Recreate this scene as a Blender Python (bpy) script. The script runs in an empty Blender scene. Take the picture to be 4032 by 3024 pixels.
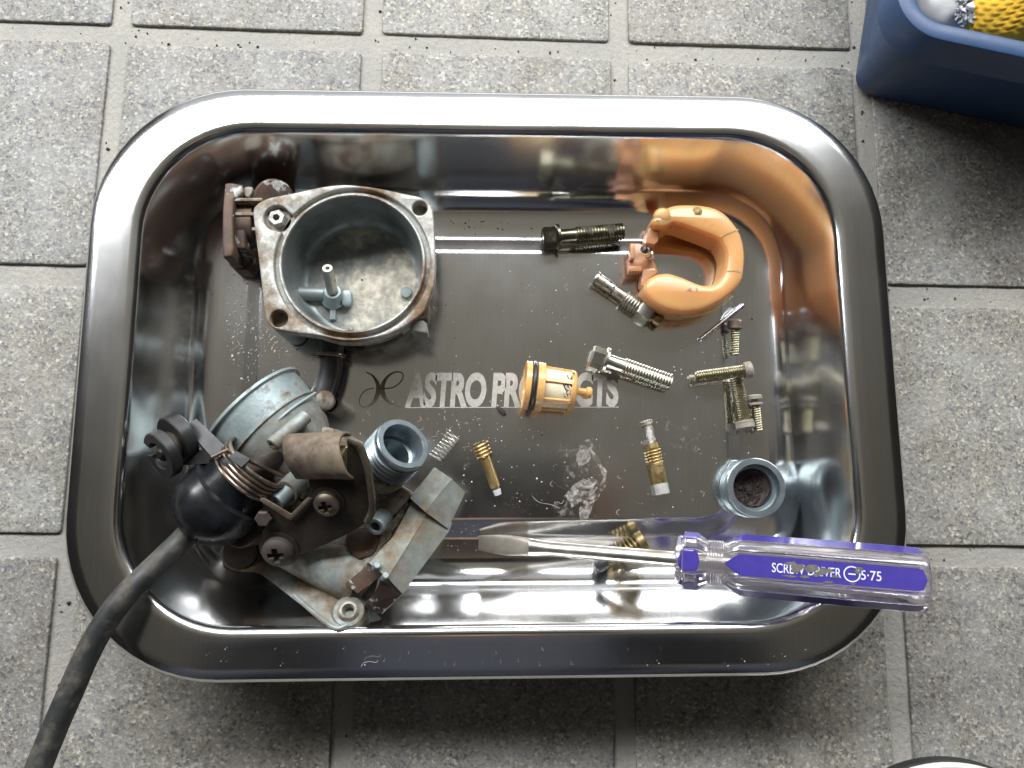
import bpy, bmesh, math, random
import numpy as np
from mathutils import Vector, Matrix
from mathutils.geometry import tessellate_polygon
random.seed(7); rng = np.random.default_rng(7)
MM = 0.001
sc = bpy.context.scene
COL = sc.collection

# ------------------------------------------------------------------ camera
def rot(a, b, c):
    ca, sa, cb, sb, cc, s2 = math.cos(a), math.sin(a), math.cos(b), math.sin(b), math.cos(c), math.sin(c)
    return (np.array([[cc, -s2, 0], [s2, cc, 0], [0, 0, 1]]) @ np.array([[cb, 0, sb], [0, 1, 0], [-sb, 0, cb]])
            @ np.array([[1, 0, 0], [0, ca, -sa], [0, sa, ca]]))
RC = rot(0.1543, -0.0370, 0.0130)
CAM = np.array([148.004, -183.112, 286.654])
cam = bpy.data.cameras.new('camera'); cam_ob = bpy.data.objects.new('camera', cam); COL.objects.link(cam_ob)
cam.sensor_width = 36; cam.lens = 36 * 3028 / 4032; cam.clip_start = 0.005; cam.clip_end = 50
cam_ob.matrix_world = Matrix.Translation(Vector(CAM) * MM) @ Matrix(RC.tolist()).to_4x4()
sc.camera = cam_ob

# ------------------------------------------------------------------ world and lamps
w = bpy.data.worlds.new('World'); sc.world = w; w.use_nodes = True
w.node_tree.nodes['Background'].inputs[0].default_value = (0.62, 0.56, 0.49, 1)
w.node_tree.nodes['Background'].inputs[1].default_value = 0.03
def area(name, loc, target, sx, sy, power, col):
    l = bpy.data.lights.new(name, 'AREA'); l.shape = 'RECTANGLE'; l.size = sx; l.size_y = sy; l.energy = power; l.color = col
    o = bpy.data.objects.new(name, l); COL.objects.link(o)
    o.location = loc
    o.rotation_euler = (Vector(target) - Vector(loc)).to_track_quat('-Z', 'Y').to_euler()
    return o
TGT = (0.15, -0.14, 0.02)
area('daylight_opening', (0.02, 0.46, 0.68), TGT, 1.75, 0.19, 28, (0.96, 0.98, 1.0))
area('daylight_low', (0.1, 1.5, 0.75), TGT, 2.4, 1.0, 4, (0.92, 0.97, 1.0))
area('ceiling_fill', (0.1, 1.75, 0.12), (0.1, 0.2, 1.9), 2.4, 0.8, 26, (1.0, 0.98, 0.93))  # added fill lamp with no visible source, aimed up to brighten the ceiling
sc.view_settings.view_transform = 'Standard'; sc.view_settings.look = 'None'
sc.view_settings.exposure = 0.0; sc.view_settings.gamma = 1
sc.cycles.max_bounces = 10; sc.cycles.transmission_bounces = 10; sc.cycles.glossy_bounces = 5
sc.cycles.caustics_refractive = True

# ------------------------------------------------------------------ pixel of the photograph -> point at height z (mm)
def P(px, py, z):
    d = RC @ np.array([(px - 2016) / 3028, -(py - 1512) / 3028, -1.0])
    q = CAM + (z - CAM[2]) / d[2] * d
    return Vector(q)
def crop(x0, y0, k):
    return lambda x, y, z: P(x0 + k * x, y0 + k * y, z)
U = crop(0, 0, 4032 / 2212)
A = crop(500, 1350, 1500 / 1991)      # carburettor body
B = crop(800, 650, 1000 / 1952)       # float bowl
Cc = crop(2000, 750, 1100 / 1921)     # float, bolts
D = crop(1800, 1950, 1900 / 2212)     # screwdriver
E_ = crop(3300, 0, 732 / 2212)        # bin
F = crop(2650, 1150, 900 / 1493)      # screws, cap ring
N = crop(1600, 1600, 1200 / 2212)     # jets

# ------------------------------------------------------------------ materials
def newmat(name):
    m = bpy.data.materials.new(name); m.use_nodes = True
    return m, m.node_tree, m.node_tree.nodes['Principled BSDF']
def nd(nt, t, **kw):
    n = nt.nodes.new(t)
    for k, v in kw.items():
        if k in n.inputs.keys() if hasattr(n.inputs, 'keys') else False: n.inputs[k].default_value = v
        else: setattr(n, k, v)
    return n
def coords(nt, scale=(1, 1, 1), src='Object'):
    tc = nt.nodes.new('ShaderNodeTexCoord'); mp = nt.nodes.new('ShaderNodeMapping')
    mp.inputs['Scale'].default_value = scale
    nt.links.new(tc.outputs[src], mp.inputs[0]); return mp.outputs[0]
def noise(nt, vec, scale, detail=4, rough=0.55, dist=0):
    n = nt.nodes.new('ShaderNodeTexNoise'); n.inputs['Scale'].default_value = scale; n.inputs['Detail'].default_value = detail
    n.inputs['Roughness'].default_value = rough; n.inputs['Distortion'].default_value = dist
    nt.links.new(vec, n.inputs['Vector']); return n.outputs['Fac']
def ramp(nt, fac, stops, interp='LINEAR'):
    r = nt.nodes.new('ShaderNodeValToRGB'); r.color_ramp.interpolation = interp
    while len(r.color_ramp.elements) < len(stops): r.color_ramp.elements.new(0.5)
    for e, (p, c) in zip(r.color_ramp.elements, stops):
        e.position = p; e.color = (c, c, c, 1) if isinstance(c, (int, float)) else (*c, 1)
    nt.links.new(fac, r.inputs[0]); return r.outputs[0]
def mix(nt, f, a, b, blend='MIX'):
    m = nt.nodes.new('ShaderNodeMix'); m.data_type = 'RGBA'; m.blend_type = blend
    for s, v in ((m.inputs[0], f), (m.inputs[6], a), (m.inputs[7], b)):
        if isinstance(v, (int, float)): s.default_value = v if s == m.inputs[0] else (v, v, v, 1)
        elif isinstance(v, tuple): s.default_value = (*v, 1)
        else: nt.links.new(v, s)
    return m.outputs[2]
def bump(nt, b, h, strength=0.3, dist=0.0003, normal=None):
    n = nt.nodes.new('ShaderNodeBump'); n.inputs['Strength'].default_value = strength; n.inputs['Distance'].default_value = dist
    nt.links.new(h, n.inputs['Height'])
    if normal: nt.links.new(normal, n.inputs['Normal'])
    nt.links.new(n.outputs[0], b.inputs['Normal']); return n.outputs[0]

def metal(name, c1, c2, rough=0.35, metallic=1.0, scale=400, dirt=None, dlo=0.5, dhi=0.65, dscale=120, bmp=0.2, drough=0.85, detail=5):
    """base metal mottled from c1 to c2; dirt = colour of rust/grime in patches of their own"""
    m, nt, b = newmat(name); v = coords(nt)
    col = mix(nt, ramp(nt, noise(nt, v, scale, detail), [(0.35, 0.0), (0.65, 1.0)]), c1, c2)
    n2 = noise(nt, v, scale * 3, 4)
    if dirt:
        f = ramp(nt, noise(nt, v, dscale, 8, 0.65), [(dlo, 0.0), (dhi, 1.0)])
        d2 = mix(nt, ramp(nt, noise(nt, v, dscale * 6, 4), [(0.35, 0.0), (0.65, 1.0)]), dirt, tuple(x * 0.55 for x in dirt))
        col = mix(nt, f, col, d2)
        inv = ramp(nt, f, [(0, metallic), (1, 0.0)]); nt.links.new(inv, b.inputs['Metallic'])
        nt.links.new(ramp(nt, f, [(0, rough), (1, drough)]), b.inputs['Roughness'])
    else:
        b.inputs['Metallic'].default_value = metallic
        nt.links.new(ramp(nt, n2, [(0.3, rough * 0.8), (0.7, min(1, rough * 1.25))]), b.inputs['Roughness'])
    nt.links.new(col, b.inputs['Base Color'])
    if bmp: bump(nt, b, n2, bmp, 0.0002)
    return m
def plastic(name, c, rough=0.4, scale=150, var=0.25, bmp=0.05, **kw):
    m, nt, b = newmat(name); v = coords(nt)
    col = mix(nt, ramp(nt, noise(nt, v, scale, 6, 0.6), [(0.35, 0.0), (0.7, 1.0)]), c, tuple(min(1, x * (1 + var) + 0.01 * var) for x in c))
    nt.links.new(col, b.inputs['Base Color'])
    nt.links.new(ramp(nt, noise(nt, v, scale * 2, 4), [(0.3, rough * 0.85), (0.7, min(1, rough * 1.2))]), b.inputs['Roughness'])
    for k, val in kw.items(): b.inputs[k.replace('_', ' ')].default_value = val
    if bmp: bump(nt, b, noise(nt, v, scale * 12, 3), bmp, 0.0002)
    return m

# brushed stainless steel
def make_steel():
    m, nt, b = newmat('brushed_stainless'); v = coords(nt, (1, 0.02, 0.02))
    n = noise(nt, v, 2600, 3, 0.6)
    v1 = coords(nt)
    sm = noise(nt, v1, 18, 5, 0.6)
    b.inputs['Metallic'].default_value = 1
    nt.links.new(mix(nt, ramp(nt, n, [(0.3, 0.0), (0.7, 1.0)]), (0.68, 0.68, 0.68), (0.75, 0.75, 0.75)), b.inputs['Base Color'])
    r = ramp(nt, sm, [(0.3, 0.13), (0.7, 0.20)])
    nt.links.new(r, b.inputs['Roughness'])
    h0 = bump(nt, b, noise(nt, v1, 22, 2, 0.5), 0.25, 0.0010)
    for l in list(nt.links):
        if l.to_socket == b.inputs['Normal']: nt.links.remove(l)
    bump(nt, b, n, 0.16, 0.00004, h0)
    return m
STEEL = make_steel()
LETTER = metal('etched_lettering', (0.34, 0.325, 0.29), (0.43, 0.41, 0.37), 0.55, 0.55, 900, (0.12, 0.09, 0.06), 0.66, 0.7, 700, 0.3)
LOGO = metal('logo_print', (0.13, 0.112, 0.085), (0.18, 0.155, 0.12), 0.45, 0.7, 700, bmp=0)
CAST = metal('zinc_casting', (0.20, 0.23, 0.225), (0.28, 0.31, 0.29), 0.55, 0.35, 200, (0.17, 0.12, 0.075), 0.42, 0.62, 80, 0.6)
CASTCLEAN = metal('clean_zinc_casting', (0.24, 0.295, 0.30), (0.32, 0.375, 0.375), 0.5, 0.4, 240, (0.16, 0.12, 0.085), 0.54, 0.70, 120, 0.5)
CASTDIRT = metal('dirty_casting', (0.36, 0.36, 0.31), (0.26, 0.24, 0.19), 0.6, 0.4, 200, (0.105, 0.065, 0.038), 0.42, 0.60, 110, 0.5)
BLOCK = metal('stained_casting', (0.25, 0.275, 0.26), (0.18, 0.195, 0.17), 0.55, 0.35, 180, (0.17, 0.12, 0.065), 0.42, 0.60, 55, 0.4)
MACH = metal('machined_face', (0.46, 0.46, 0.43), (0.32, 0.32, 0.295), 0.5, 0.5, 900, (0.22, 0.145, 0.085), 0.46, 0.60, 60, 0.5)
BOWLIN = metal('bowl_interior', (0.17, 0.20, 0.20), (0.30, 0.33, 0.33), 0.5, 0.6, 90, (0.26, 0.23, 0.19), 0.60, 0.72, 60, 0.2)
CRUST = metal('white_corrosion', (0.15, 0.16, 0.155), (0.23, 0.235, 0.215), 0.7, 0.2, 200, (0.60, 0.55, 0.45), 0.46, 0.60, 60, 1.0)
OLIVE = metal('olive_bracket_edge', (0.085, 0.072, 0.05), (0.15, 0.125, 0.085), 0.45, 0.6, 140, (0.05, 0.035, 0.025), 0.5, 0.66, 100, 0.3)
RUSTY = metal('rusty_casting', (0.035, 0.021, 0.018), (0.12, 0.072, 0.046), 0.6, 0.1, 100, (0.42, 0.43, 0.40), 0.59, 0.62, 150, 0.8, 0.5)
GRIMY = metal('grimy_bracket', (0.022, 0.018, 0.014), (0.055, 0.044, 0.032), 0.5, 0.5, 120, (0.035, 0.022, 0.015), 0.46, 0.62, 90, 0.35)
TANMETAL = metal('tan_rusted_sheet', (0.15, 0.12, 0.085), (0.21, 0.165, 0.115), 0.6, 0.3, 120, (0.075, 0.05, 0.035), 0.44, 0.66, 90, 0.4)
SCREWHEAD = metal('dirty_screw_head', (0.085, 0.07, 0.052), (0.15, 0.125, 0.09), 0.42, 0.7, 150, (0.12, 0.09, 0.07), 0.55, 0.68, 140, 0.3)
BROWNHEAD = metal('brown_screw_head', (0.042, 0.034, 0.031), (0.075, 0.06, 0.053), 0.6, 0.3, 150, bmp=0.3)
YZINC = metal('yellow_zinc', (0.38, 0.345, 0.23), (0.29, 0.27, 0.19), 0.38, 1.0, 300, (0.16, 0.11, 0.06), 0.66, 0.74, 160, 0.15)
GREYHEAD = metal('dusty_head', (0.30, 0.28, 0.23), (0.22, 0.20, 0.165), 0.65, 0.3, 300, (0.18, 0.14, 0.1), 0.6, 0.7, 200, 0.3)
DARKHEAD = metal('dark_head', (0.11, 0.085, 0.07), (0.17, 0.13, 0.11), 0.5, 0.5, 300, bmp=0.3)
DARKBOLT = metal('dark_bolt_steel', (0.12, 0.115, 0.085), (0.22, 0.20, 0.14), 0.32, 1.0, 160, (0.07, 0.045, 0.035), 0.56, 0.68, 130, 0.2)
BOLTSTEEL = metal('bolt_steel', (0.52, 0.51, 0.45), (0.42, 0.41, 0.33), 0.36, 1.0, 160, (0.20, 0.15, 0.11), 0.64, 0.72, 130, 0.15)
JETSTEEL = metal('dull_nickel', (0.52, 0.50, 0.45), (0.38, 0.35, 0.29), 0.38, 1.0, 160, (0.24, 0.19, 0.12), 0.58, 0.7, 120, 0.15)
BRASS = metal('brass', (0.50, 0.37, 0.17), (0.36, 0.26, 0.12), 0.42, 1.0, 220, (0.13, 0.09, 0.05), 0.60, 0.72, 160, 0.2)
OLDBRASS = metal('tarnished_brass', (0.27, 0.21, 0.10), (0.17, 0.13, 0.065), 0.45, 1.0, 220, (0.08, 0.06, 0.03), 0.60, 0.72, 160, 0.2)
CHROME = metal('bright_steel', (0.72, 0.73, 0.74), (0.66, 0.67, 0.68), 0.28, 1.0, 200, bmp=0.03)
SPRINGM = metal('spring_steel', (0.46, 0.45, 0.41), (0.40, 0.38, 0.34), 0.45, 0.85, 300, bmp=0)
BRONZE = metal('bronze_spring_wire', (0.33, 0.27, 0.22), (0.20, 0.155, 0.12), 0.33, 0.9, 200, (0.10, 0.065, 0.045), 0.56, 0.7, 180, 0.15)
RINGM = metal('blued_zinc', (0.30, 0.355, 0.375), (0.23, 0.275, 0.295), 0.33, 0.8, 260, (0.10, 0.12, 0.12), 0.58, 0.75, 120, 0.15, 0.5)
SHAFT = metal('worn_shaft_steel', (0.60, 0.58, 0.53), (0.44, 0.42, 0.37), 0.32, 1.0, 170, (0.36, 0.22, 0.12), 0.62, 0.70, 140, 0.25, 0.7)
BLADE = metal('worn_blade_steel', (0.36, 0.33, 0.28), (0.26, 0.235, 0.20), 0.5, 0.7, 170, (0.34, 0.19, 0.11), 0.58, 0.66, 140, 0.3, 0.7)
RUBBER = plastic('black_rubber', (0.018, 0.018, 0.02), 0.42, 90, 0.9, 0.12)
DOMEM = plastic('black_dome_plastic', (0.007, 0.0075, 0.009), 0.28, 110, 0.5, 0.02)
HOSEM = metal('dusty_black_hose', (0.014, 0.016, 0.016), (0.034, 0.036, 0.035), 0.5, 0.0, 70, (0.11, 0.092, 0.066), 0.46, 0.66, 110, 0.9)
DARKPL = plastic('dark_grey_plastic', (0.012, 0.012, 0.0125), 0.42, 90, 0.8, 0.12)
ORANGE = plastic('orange_float_plastic', (0.56, 0.31, 0.125), 0.3, 40, 0.08, 0.02, Subsurface_Weight=1.0, Subsurface_Scale=0.012)
ORANGE.node_tree.nodes['Principled BSDF'].inputs['Subsurface Radius'].default_value = (1.0, 0.45, 0.18)
PINKPL = plastic('pinkish_hinge_plastic', (0.42, 0.215, 0.11), 0.28, 40, 0.1, 0.02, Subsurface_Weight=0.5, Subsurface_Scale=0.003)
AMBER = plastic('amber_nylon', (0.66, 0.40, 0.15), 0.25, 120, 0.1, 0.04, Subsurface_Weight=0.6, Subsurface_Scale=0.003)
MESHM = plastic('cream_filter_mesh', (0.70, 0.60, 0.43), 0.6, 600, 0.12, 0.3)
BIN = plastic('blue_bin_plastic', (0.023, 0.056, 0.135), 0.42, 60, 0.12, 0.06)
WHITEPL = plastic('white_plastic', (0.42, 0.42, 0.42), 0.3, 60, 0.3, 0.3)
LIDM = plastic('off_white_disc', (0.68, 0.66, 0.60), 0.5, 60, 0.05, 0.05)
BLACKM = plastic('black_cloth', (0.012, 0.012, 0.012), 0.7, 90, 0.5, 0.1)
YELLOW = plastic('yellow_knit', (0.72, 0.42, 0.03), 0.8, 120, 0.15, 0.2)
BLUEIN = plastic('blue_violet_inlay', (0.05, 0.038, 0.235), 0.14, 300, 0.15, 0.03)
WHITEINK = plastic('white_ink', (0.60, 0.60, 0.74), 0.5, 300, 0.05, 0.0)
GRIME = metal('grey_grime', (0.10, 0.095, 0.085), (0.15, 0.14, 0.12), 0.7, 0.2, 900, bmp=0.4)
FIBRE = metal('dry_brown_fibre', (0.034, 0.017, 0.012), (0.012, 0.008, 0.007), 0.7, 0.0, 900, (0.26, 0.17, 0.10), 0.66, 0.70, 900, 0.4)
CRUMB = metal('pale_flakes', (0.62, 0.59, 0.53), (0.45, 0.38, 0.30), 0.8, 0.0, 3000, bmp=0.3)
DARKCRUMB = metal('dark_grit', (0.045, 0.03, 0.025), (0.09, 0.07, 0.05), 0.8, 0.0, 3000, bmp=0.3)
WHITETIP = metal('white_residue_tip', (0.52, 0.53, 0.54), (0.42, 0.42, 0.42), 0.7, 0.0, 900, (0.35, 0.25, 0.16), 0.64, 0.7, 500, 0.3)

CRUSTNOSE = metal('crusted_nose', (0.34, 0.30, 0.24), (0.2, 0.17, 0.13), 0.5, 0.7, 300, (0.55, 0.55, 0.54), 0.48, 0.56, 400, 0.5)
def make_clear():
    m, nt, b = newmat('clear_acrylic')
    b.inputs['Base Color'].default_value = (0.93, 0.88, 0.93, 1); b.inputs['Transmission Weight'].default_value = 0.90
    b.inputs['Roughness'].default_value = 0.05; b.inputs['IOR'].default_value = 1.46
    v = coords(nt); bump(nt, b, noise(nt, v, 500, 4, 0.6), 0.08, 0.0002)
    return m
CLEAR = make_clear()

def make_stain(name, colr, lo, hi, scale):
    m, nt, b = newmat(name); v = coords(nt)
    b.inputs['Base Color'].default_value = (*colr, 1); b.inputs['Roughness'].default_value = 0.7
    nt.links.new(ramp(nt, noise(nt, v, scale, 8, 0.7, 1.5), [(lo, 0.0), (hi, 0.6)]), b.inputs['Alpha'])
    return m
STAIN = make_stain('dried_residue', (0.62, 0.58, 0.53), 0.44, 0.72, 260)
SMEAR = make_stain('faint_smears', (0.50, 0.49, 0.47), 0.52, 0.95, 160)

def make_tile():
    m, nt, b = newmat('speckled_stone_tile')
    tc = nt.nodes.new('ShaderNodeTexCoord'); oi = nt.nodes.new('ShaderNodeObjectInfo')
    sc_ = nt.nodes.new('ShaderNodeVectorMath'); sc_.operation = 'SCALE'; sc_.inputs[3].default_value = 3.0
    nt.links.new(oi.outputs['Location'], sc_.inputs[0])
    ad = nt.nodes.new('ShaderNodeVectorMath'); ad.operation = 'ADD'
    nt.links.new(tc.outputs['Object'], ad.inputs[0]); nt.links.new(sc_.outputs[0], ad.inputs[1])
    v = ad.outputs[0]
    def vor(scale, rnd=1.0):
        n = nt.nodes.new('ShaderNodeTexVoronoi'); n.inputs['Scale'].default_value = scale; n.inputs['Randomness'].default_value = rnd
        # warp the cells a little so that grains are irregular
        nz = nt.nodes.new('ShaderNodeTexNoise'); nz.inputs['Scale'].default_value = scale * 0.8; nz.inputs['Detail'].default_value = 2
        nt.links.new(v, nz.inputs['Vector'])
        sm = nt.nodes.new('ShaderNodeVectorMath'); sm.operation = 'SCALE'; sm.inputs[3].default_value = 0.7 / scale
        nt.links.new(nz.outputs['Color'], sm.inputs[0])
        a2 = nt.nodes.new('ShaderNodeVectorMath'); a2.operation = 'ADD'; nt.links.new(v, a2.inputs[0]); nt.links.new(sm.outputs[0], a2.inputs[1])
        nt.links.new(a2.outputs[0], n.inputs['Vector']); return n
    g = vor(1000); sep = nt.nodes.new('ShaderNodeSeparateColor'); nt.links.new(g.outputs['Color'], sep.inputs[0])
    grain = ramp(nt, sep.outputs[0], [(0.0, (0.10, 0.105, 0.12)), (0.14, (0.165, 0.165, 0.17)), (0.32, (0.225, 0.222, 0.20)), (0.76, (0.265, 0.255, 0.222)), (0.91, (0.35, 0.338, 0.295)), (1.0, (0.46, 0.448, 0.40))])
    g2 = vor(1900); sep2 = nt.nodes.new('ShaderNodeSeparateColor'); nt.links.new(g2.outputs['Color'], sep2.inputs[0])
    fine = ramp(nt, sep2.outputs[0], [(0.0, 0.66), (0.5, 1.0), (1.0, 1.28)])
    col = mix(nt, 0.8, grain, fine, 'MULTIPLY')
    # broad clouds: paler bloom patches
    f = ramp(nt, noise(nt, v, 55, 6, 0.62), [(0.42, 0.0), (0.72, 1.0)])
    pale = mix(nt, 0.45, col, (0.42, 0.43, 0.43))
    col = mix(nt, f, col, pale)
    f2 = ramp(nt, noise(nt, v, 24, 4), [(0.4, 0.0), (0.7, 0.35)])
    col = mix(nt, f2, col, mix(nt, 1.0, col, (0.95, 0.84, 0.74), 'MULTIPLY'))
    f3 = ramp(nt, noise(nt, v, 14, 6, 0.6), [(0.45, 0.0), (0.62, 0.30)])
    col = mix(nt, f3, col, mix(nt, 1.0, col, (0.62, 0.58, 0.54), 'MULTIPLY'))
    # each tile a touch different
    rv = ramp(nt, oi.outputs['Random'], [(0, (0.84, 0.84, 0.86)), (1, (1.02, 1.0, 0.96))])
    col = mix(nt, 1.0, col, rv, 'MULTIPLY')
    nt.links.new(col, b.inputs['Base Color']); b.inputs['Roughness'].default_value = 0.62
    h1 = bump(nt, b, noise(nt, v, 1000, 5, 0.65), 0.5, 0.0003)
    n = nt.nodes.new('ShaderNodeBump'); n.inputs['Strength'].default_value = 0.25; n.inputs['Distance'].default_value = 0.0003
    nt.links.new(g.outputs['Distance'], n.inputs['Height']); nt.links.new(h1, n.inputs['Normal'])
    for l in list(nt.links):
        if l.to_socket == b.inputs['Normal']: nt.links.remove(l)
    nt.links.new(n.outputs[0], b.inputs['Normal'])
    return m
TILE = make_tile()
def make_grout():
    m, nt, b = newmat('sandy_grout'); v = coords(nt)
    n1 = noise(nt, v, 900, 6, 0.7); n2 = noise(nt, v, 30, 5)
    col = mix(nt, ramp(nt, n1, [(0.3, 0.0), (0.7, 1.0)]), (0.30, 0.285, 0.25), (0.42, 0.40, 0.355))
    col = mix(nt, ramp(nt, n2, [(0.35, 0.0), (0.75, 0.5)]), col, (0.235, 0.235, 0.235))
    nt.links.new(col, b.inputs['Base Color']); b.inputs['Roughness'].default_value = 0.9
    bump(nt, b, noise(nt, v, 500, 8, 0.7), 0.8, 0.0010)
    return m
GROUT = make_grout()

# ------------------------------------------------------------------ mesh helpers (all in mm)
def V(*a): return Vector(a)
class MB:
    def __init__(s): s.v = []; s.f = []
    def add(s, vs, fs):
        o = len(s.v); s.v += [Vector(x) for x in vs]; s.f += [tuple(i + o for i in f) for f in fs]; return s
def frame(d):
    d = Vector(d).normalized()
    a = Vector((0, 0, 1)) if abs(d.z) < 0.9 else Vector((0, 1, 0))
    x = a.cross(d).normalized(); y = d.cross(x)
    return x, y, d
def lathe(p0, p1, prof, seg=32, cap0=False, cap1=False, mb=None, sides=None, phase=0.0):
    """prof: list of (t, r) with t in mm from p0 towards p1"""
    mb = mb or MB(); p0, p1 = Vector(p0), Vector(p1); x, y, d = frame(p1 - p0); vs = []; fs = []
    for t, r in prof:
        for k in range(seg):
            a = 2 * math.pi * k / seg + phase
            vs.append(p0 + d * t + (x * math.cos(a) + y * math.sin(a)) * r)
    for i in range(len(prof) - 1):
        for k in range(seg):
            k2 = (k + 1) % seg
            fs.append((i * seg + k, i * seg + k2, (i + 1) * seg + k2, (i + 1) * seg + k))
    if cap0: fs.append(tuple(range(seg))[::-1])
    if cap1: fs.append(tuple((len(prof) - 1) * seg + k for k in range(seg)))
    return mb.add(vs, fs)
def cyl(p0, p1, r0, r1=None, seg=28, bev=0.25, mb=None):
    r1 = r0 if r1 is None else r1; L = (Vector(p1) - Vector(p0)).length
    return lathe(p0, p1, [(0, max(r0 - bev, 0.01)), (bev, r0), (L - bev, r1), (L, max(r1 - bev, 0.01))], seg, True, True, mb)
def pipe(p0, p1, ro, ri, depth=None, seg=28, bev=0.25, mb=None):
    """tube open at p1, hollow to depth"""
    L = (Vector(p1) - Vector(p0)).length; depth = depth or L * 0.95
    return lathe(p0, p1, [(0, ro), (L - bev, ro), (L, ro - bev), (L, ri + bev * 0.5), (L - bev, ri), (L - depth, ri)], seg, True, True, mb)
def thread(p0, p1, r, pitch, depth, seg=22, mb=None, caps=True):
    """true helix: the profile climbs one pitch per turn"""
    mb = mb or MB(); p0, p1 = Vector(p0), Vector(p1); L = (p1 - p0).length; x, y, d = frame(p1 - p0)
    n = max(1, int(round(L / pitch))); pitch = L / n; Q = 5; rd = (depth, depth * .72, depth * .12, 0.0, depth * .45); vs = []; fs = []
    R0, R1 = -Q, n * Q
    for row in range(R0, R1 + 1):
        for k in range(seg):
            a = 2 * math.pi * k / seg; t = (row / Q + k / seg) * pitch; rr = r - rd[row % Q]
            if t < 0: t, rr = 0, r - depth
            if t > L: t, rr = L, r - depth
            vs.append(p0 + d * t + (x * math.cos(a) + y * math.sin(a)) * rr)
    for row in range(R1 - R0):
        for k in range(seg - 1):
            b = row * seg + k; fs.append((b, b + 1, b + 1 + seg, b + seg))
        if row + Q + 1 <= R1 - R0:
            b = row * seg + seg - 1; fs.append((b, (row + Q) * seg, (row + Q + 1) * seg, b + seg))
    mb.add(vs, fs)
    return lathe(p0, p1, [(0, r - depth * 1.02), (L, r - depth * 1.02)], seg, caps, caps, mb)
def path_tube(pts, r, seg=14, mb=None, smooth=0, caps=True):
    mb = mb or MB(); pts = [Vector(p) for p in pts]
    if smooth:
        out = []
        q = [2 * pts[0] - pts[1]] + pts + [2 * pts[-1] - pts[-2]]
        for i in range(1, len(q) - 2):
            for s in range(smooth):
                t = s / smooth
                out.append(0.5 * ((2 * q[i]) + (-q[i - 1] + q[i + 1]) * t + (2 * q[i - 1] - 5 * q[i] + 4 * q[i + 1] - q[i + 2]) * t * t + (-q[i - 1] + 3 * q[i] - 3 * q[i + 1] + q[i + 2]) * t ** 3))
        pts = out + [pts[-1]]
    n = len(pts); tang = [(pts[min(i + 1, n - 1)] - pts[max(i - 1, 0)]).normalized() for i in range(n)]
    x, y, _ = frame(tang[0]); vs = []; fs = []
    for i in range(n):
        x = (x - tang[i] * x.dot(tang[i])).normalized(); y = tang[i].cross(x)
        rr = r[i] if isinstance(r, (list, tuple)) and len(r) == n else (r if not isinstance(r, (list, tuple)) else r[0] + (r[1] - r[0]) * i / (n - 1))
        for k in range(seg):
            a = 2 * math.pi * k / seg; vs.append(pts[i] + (x * math.cos(a) + y * math.sin(a)) * rr)
    for i in range(n - 1):
        for k in range(seg):
            k2 = (k + 1) % seg; fs.append((i * seg + k, i * seg + k2, (i + 1) * seg + k2, (i + 1) * seg + k))
    if caps: fs.append(tuple(range(seg))[::-1]); fs.append(tuple((n - 1) * seg + k for k in range(seg)))
    return mb.add(vs, fs)
def coil(p0, p1, R, r, turns, seg=10, per=28, mb=None, R1=None, tail=None):
    p0, p1 = Vector(p0), Vector(p1); x, y, d = frame(p1 - p0); L = (p1 - p0).length; pts = []
    n = int(turns * per); R1 = R if R1 is None else R1
    for i in range(n + 1):
        a = 2 * math.pi * i / per; q = R + (R1 - R) * i / n
        pts.append(p0 + d * (L * i / n) + (x * math.cos(a) + y * math.sin(a)) * q)
    if tail: pts += [Vector(t) for t in tail]
    return path_tube(pts, r, seg, mb)
def smooth_poly(pts, it=2):
    """closed Chaikin corner cutting"""
    for _ in range(it):
        out = []
        for i in range(len(pts)):
            a, b = Vector(pts[i]), Vector(pts[(i + 1) % len(pts)]); out += [a * 0.8 + b * 0.2, a * 0.2 + b * 0.8]
        pts = out
    return pts
def ccw(l):
    s = sum(l[i][0] * l[(i + 1) % len(l)][1] - l[(i + 1) % len(l)][0] * l[i][1] for i in range(len(l)))
    return l if s > 0 else l[::-1]
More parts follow.
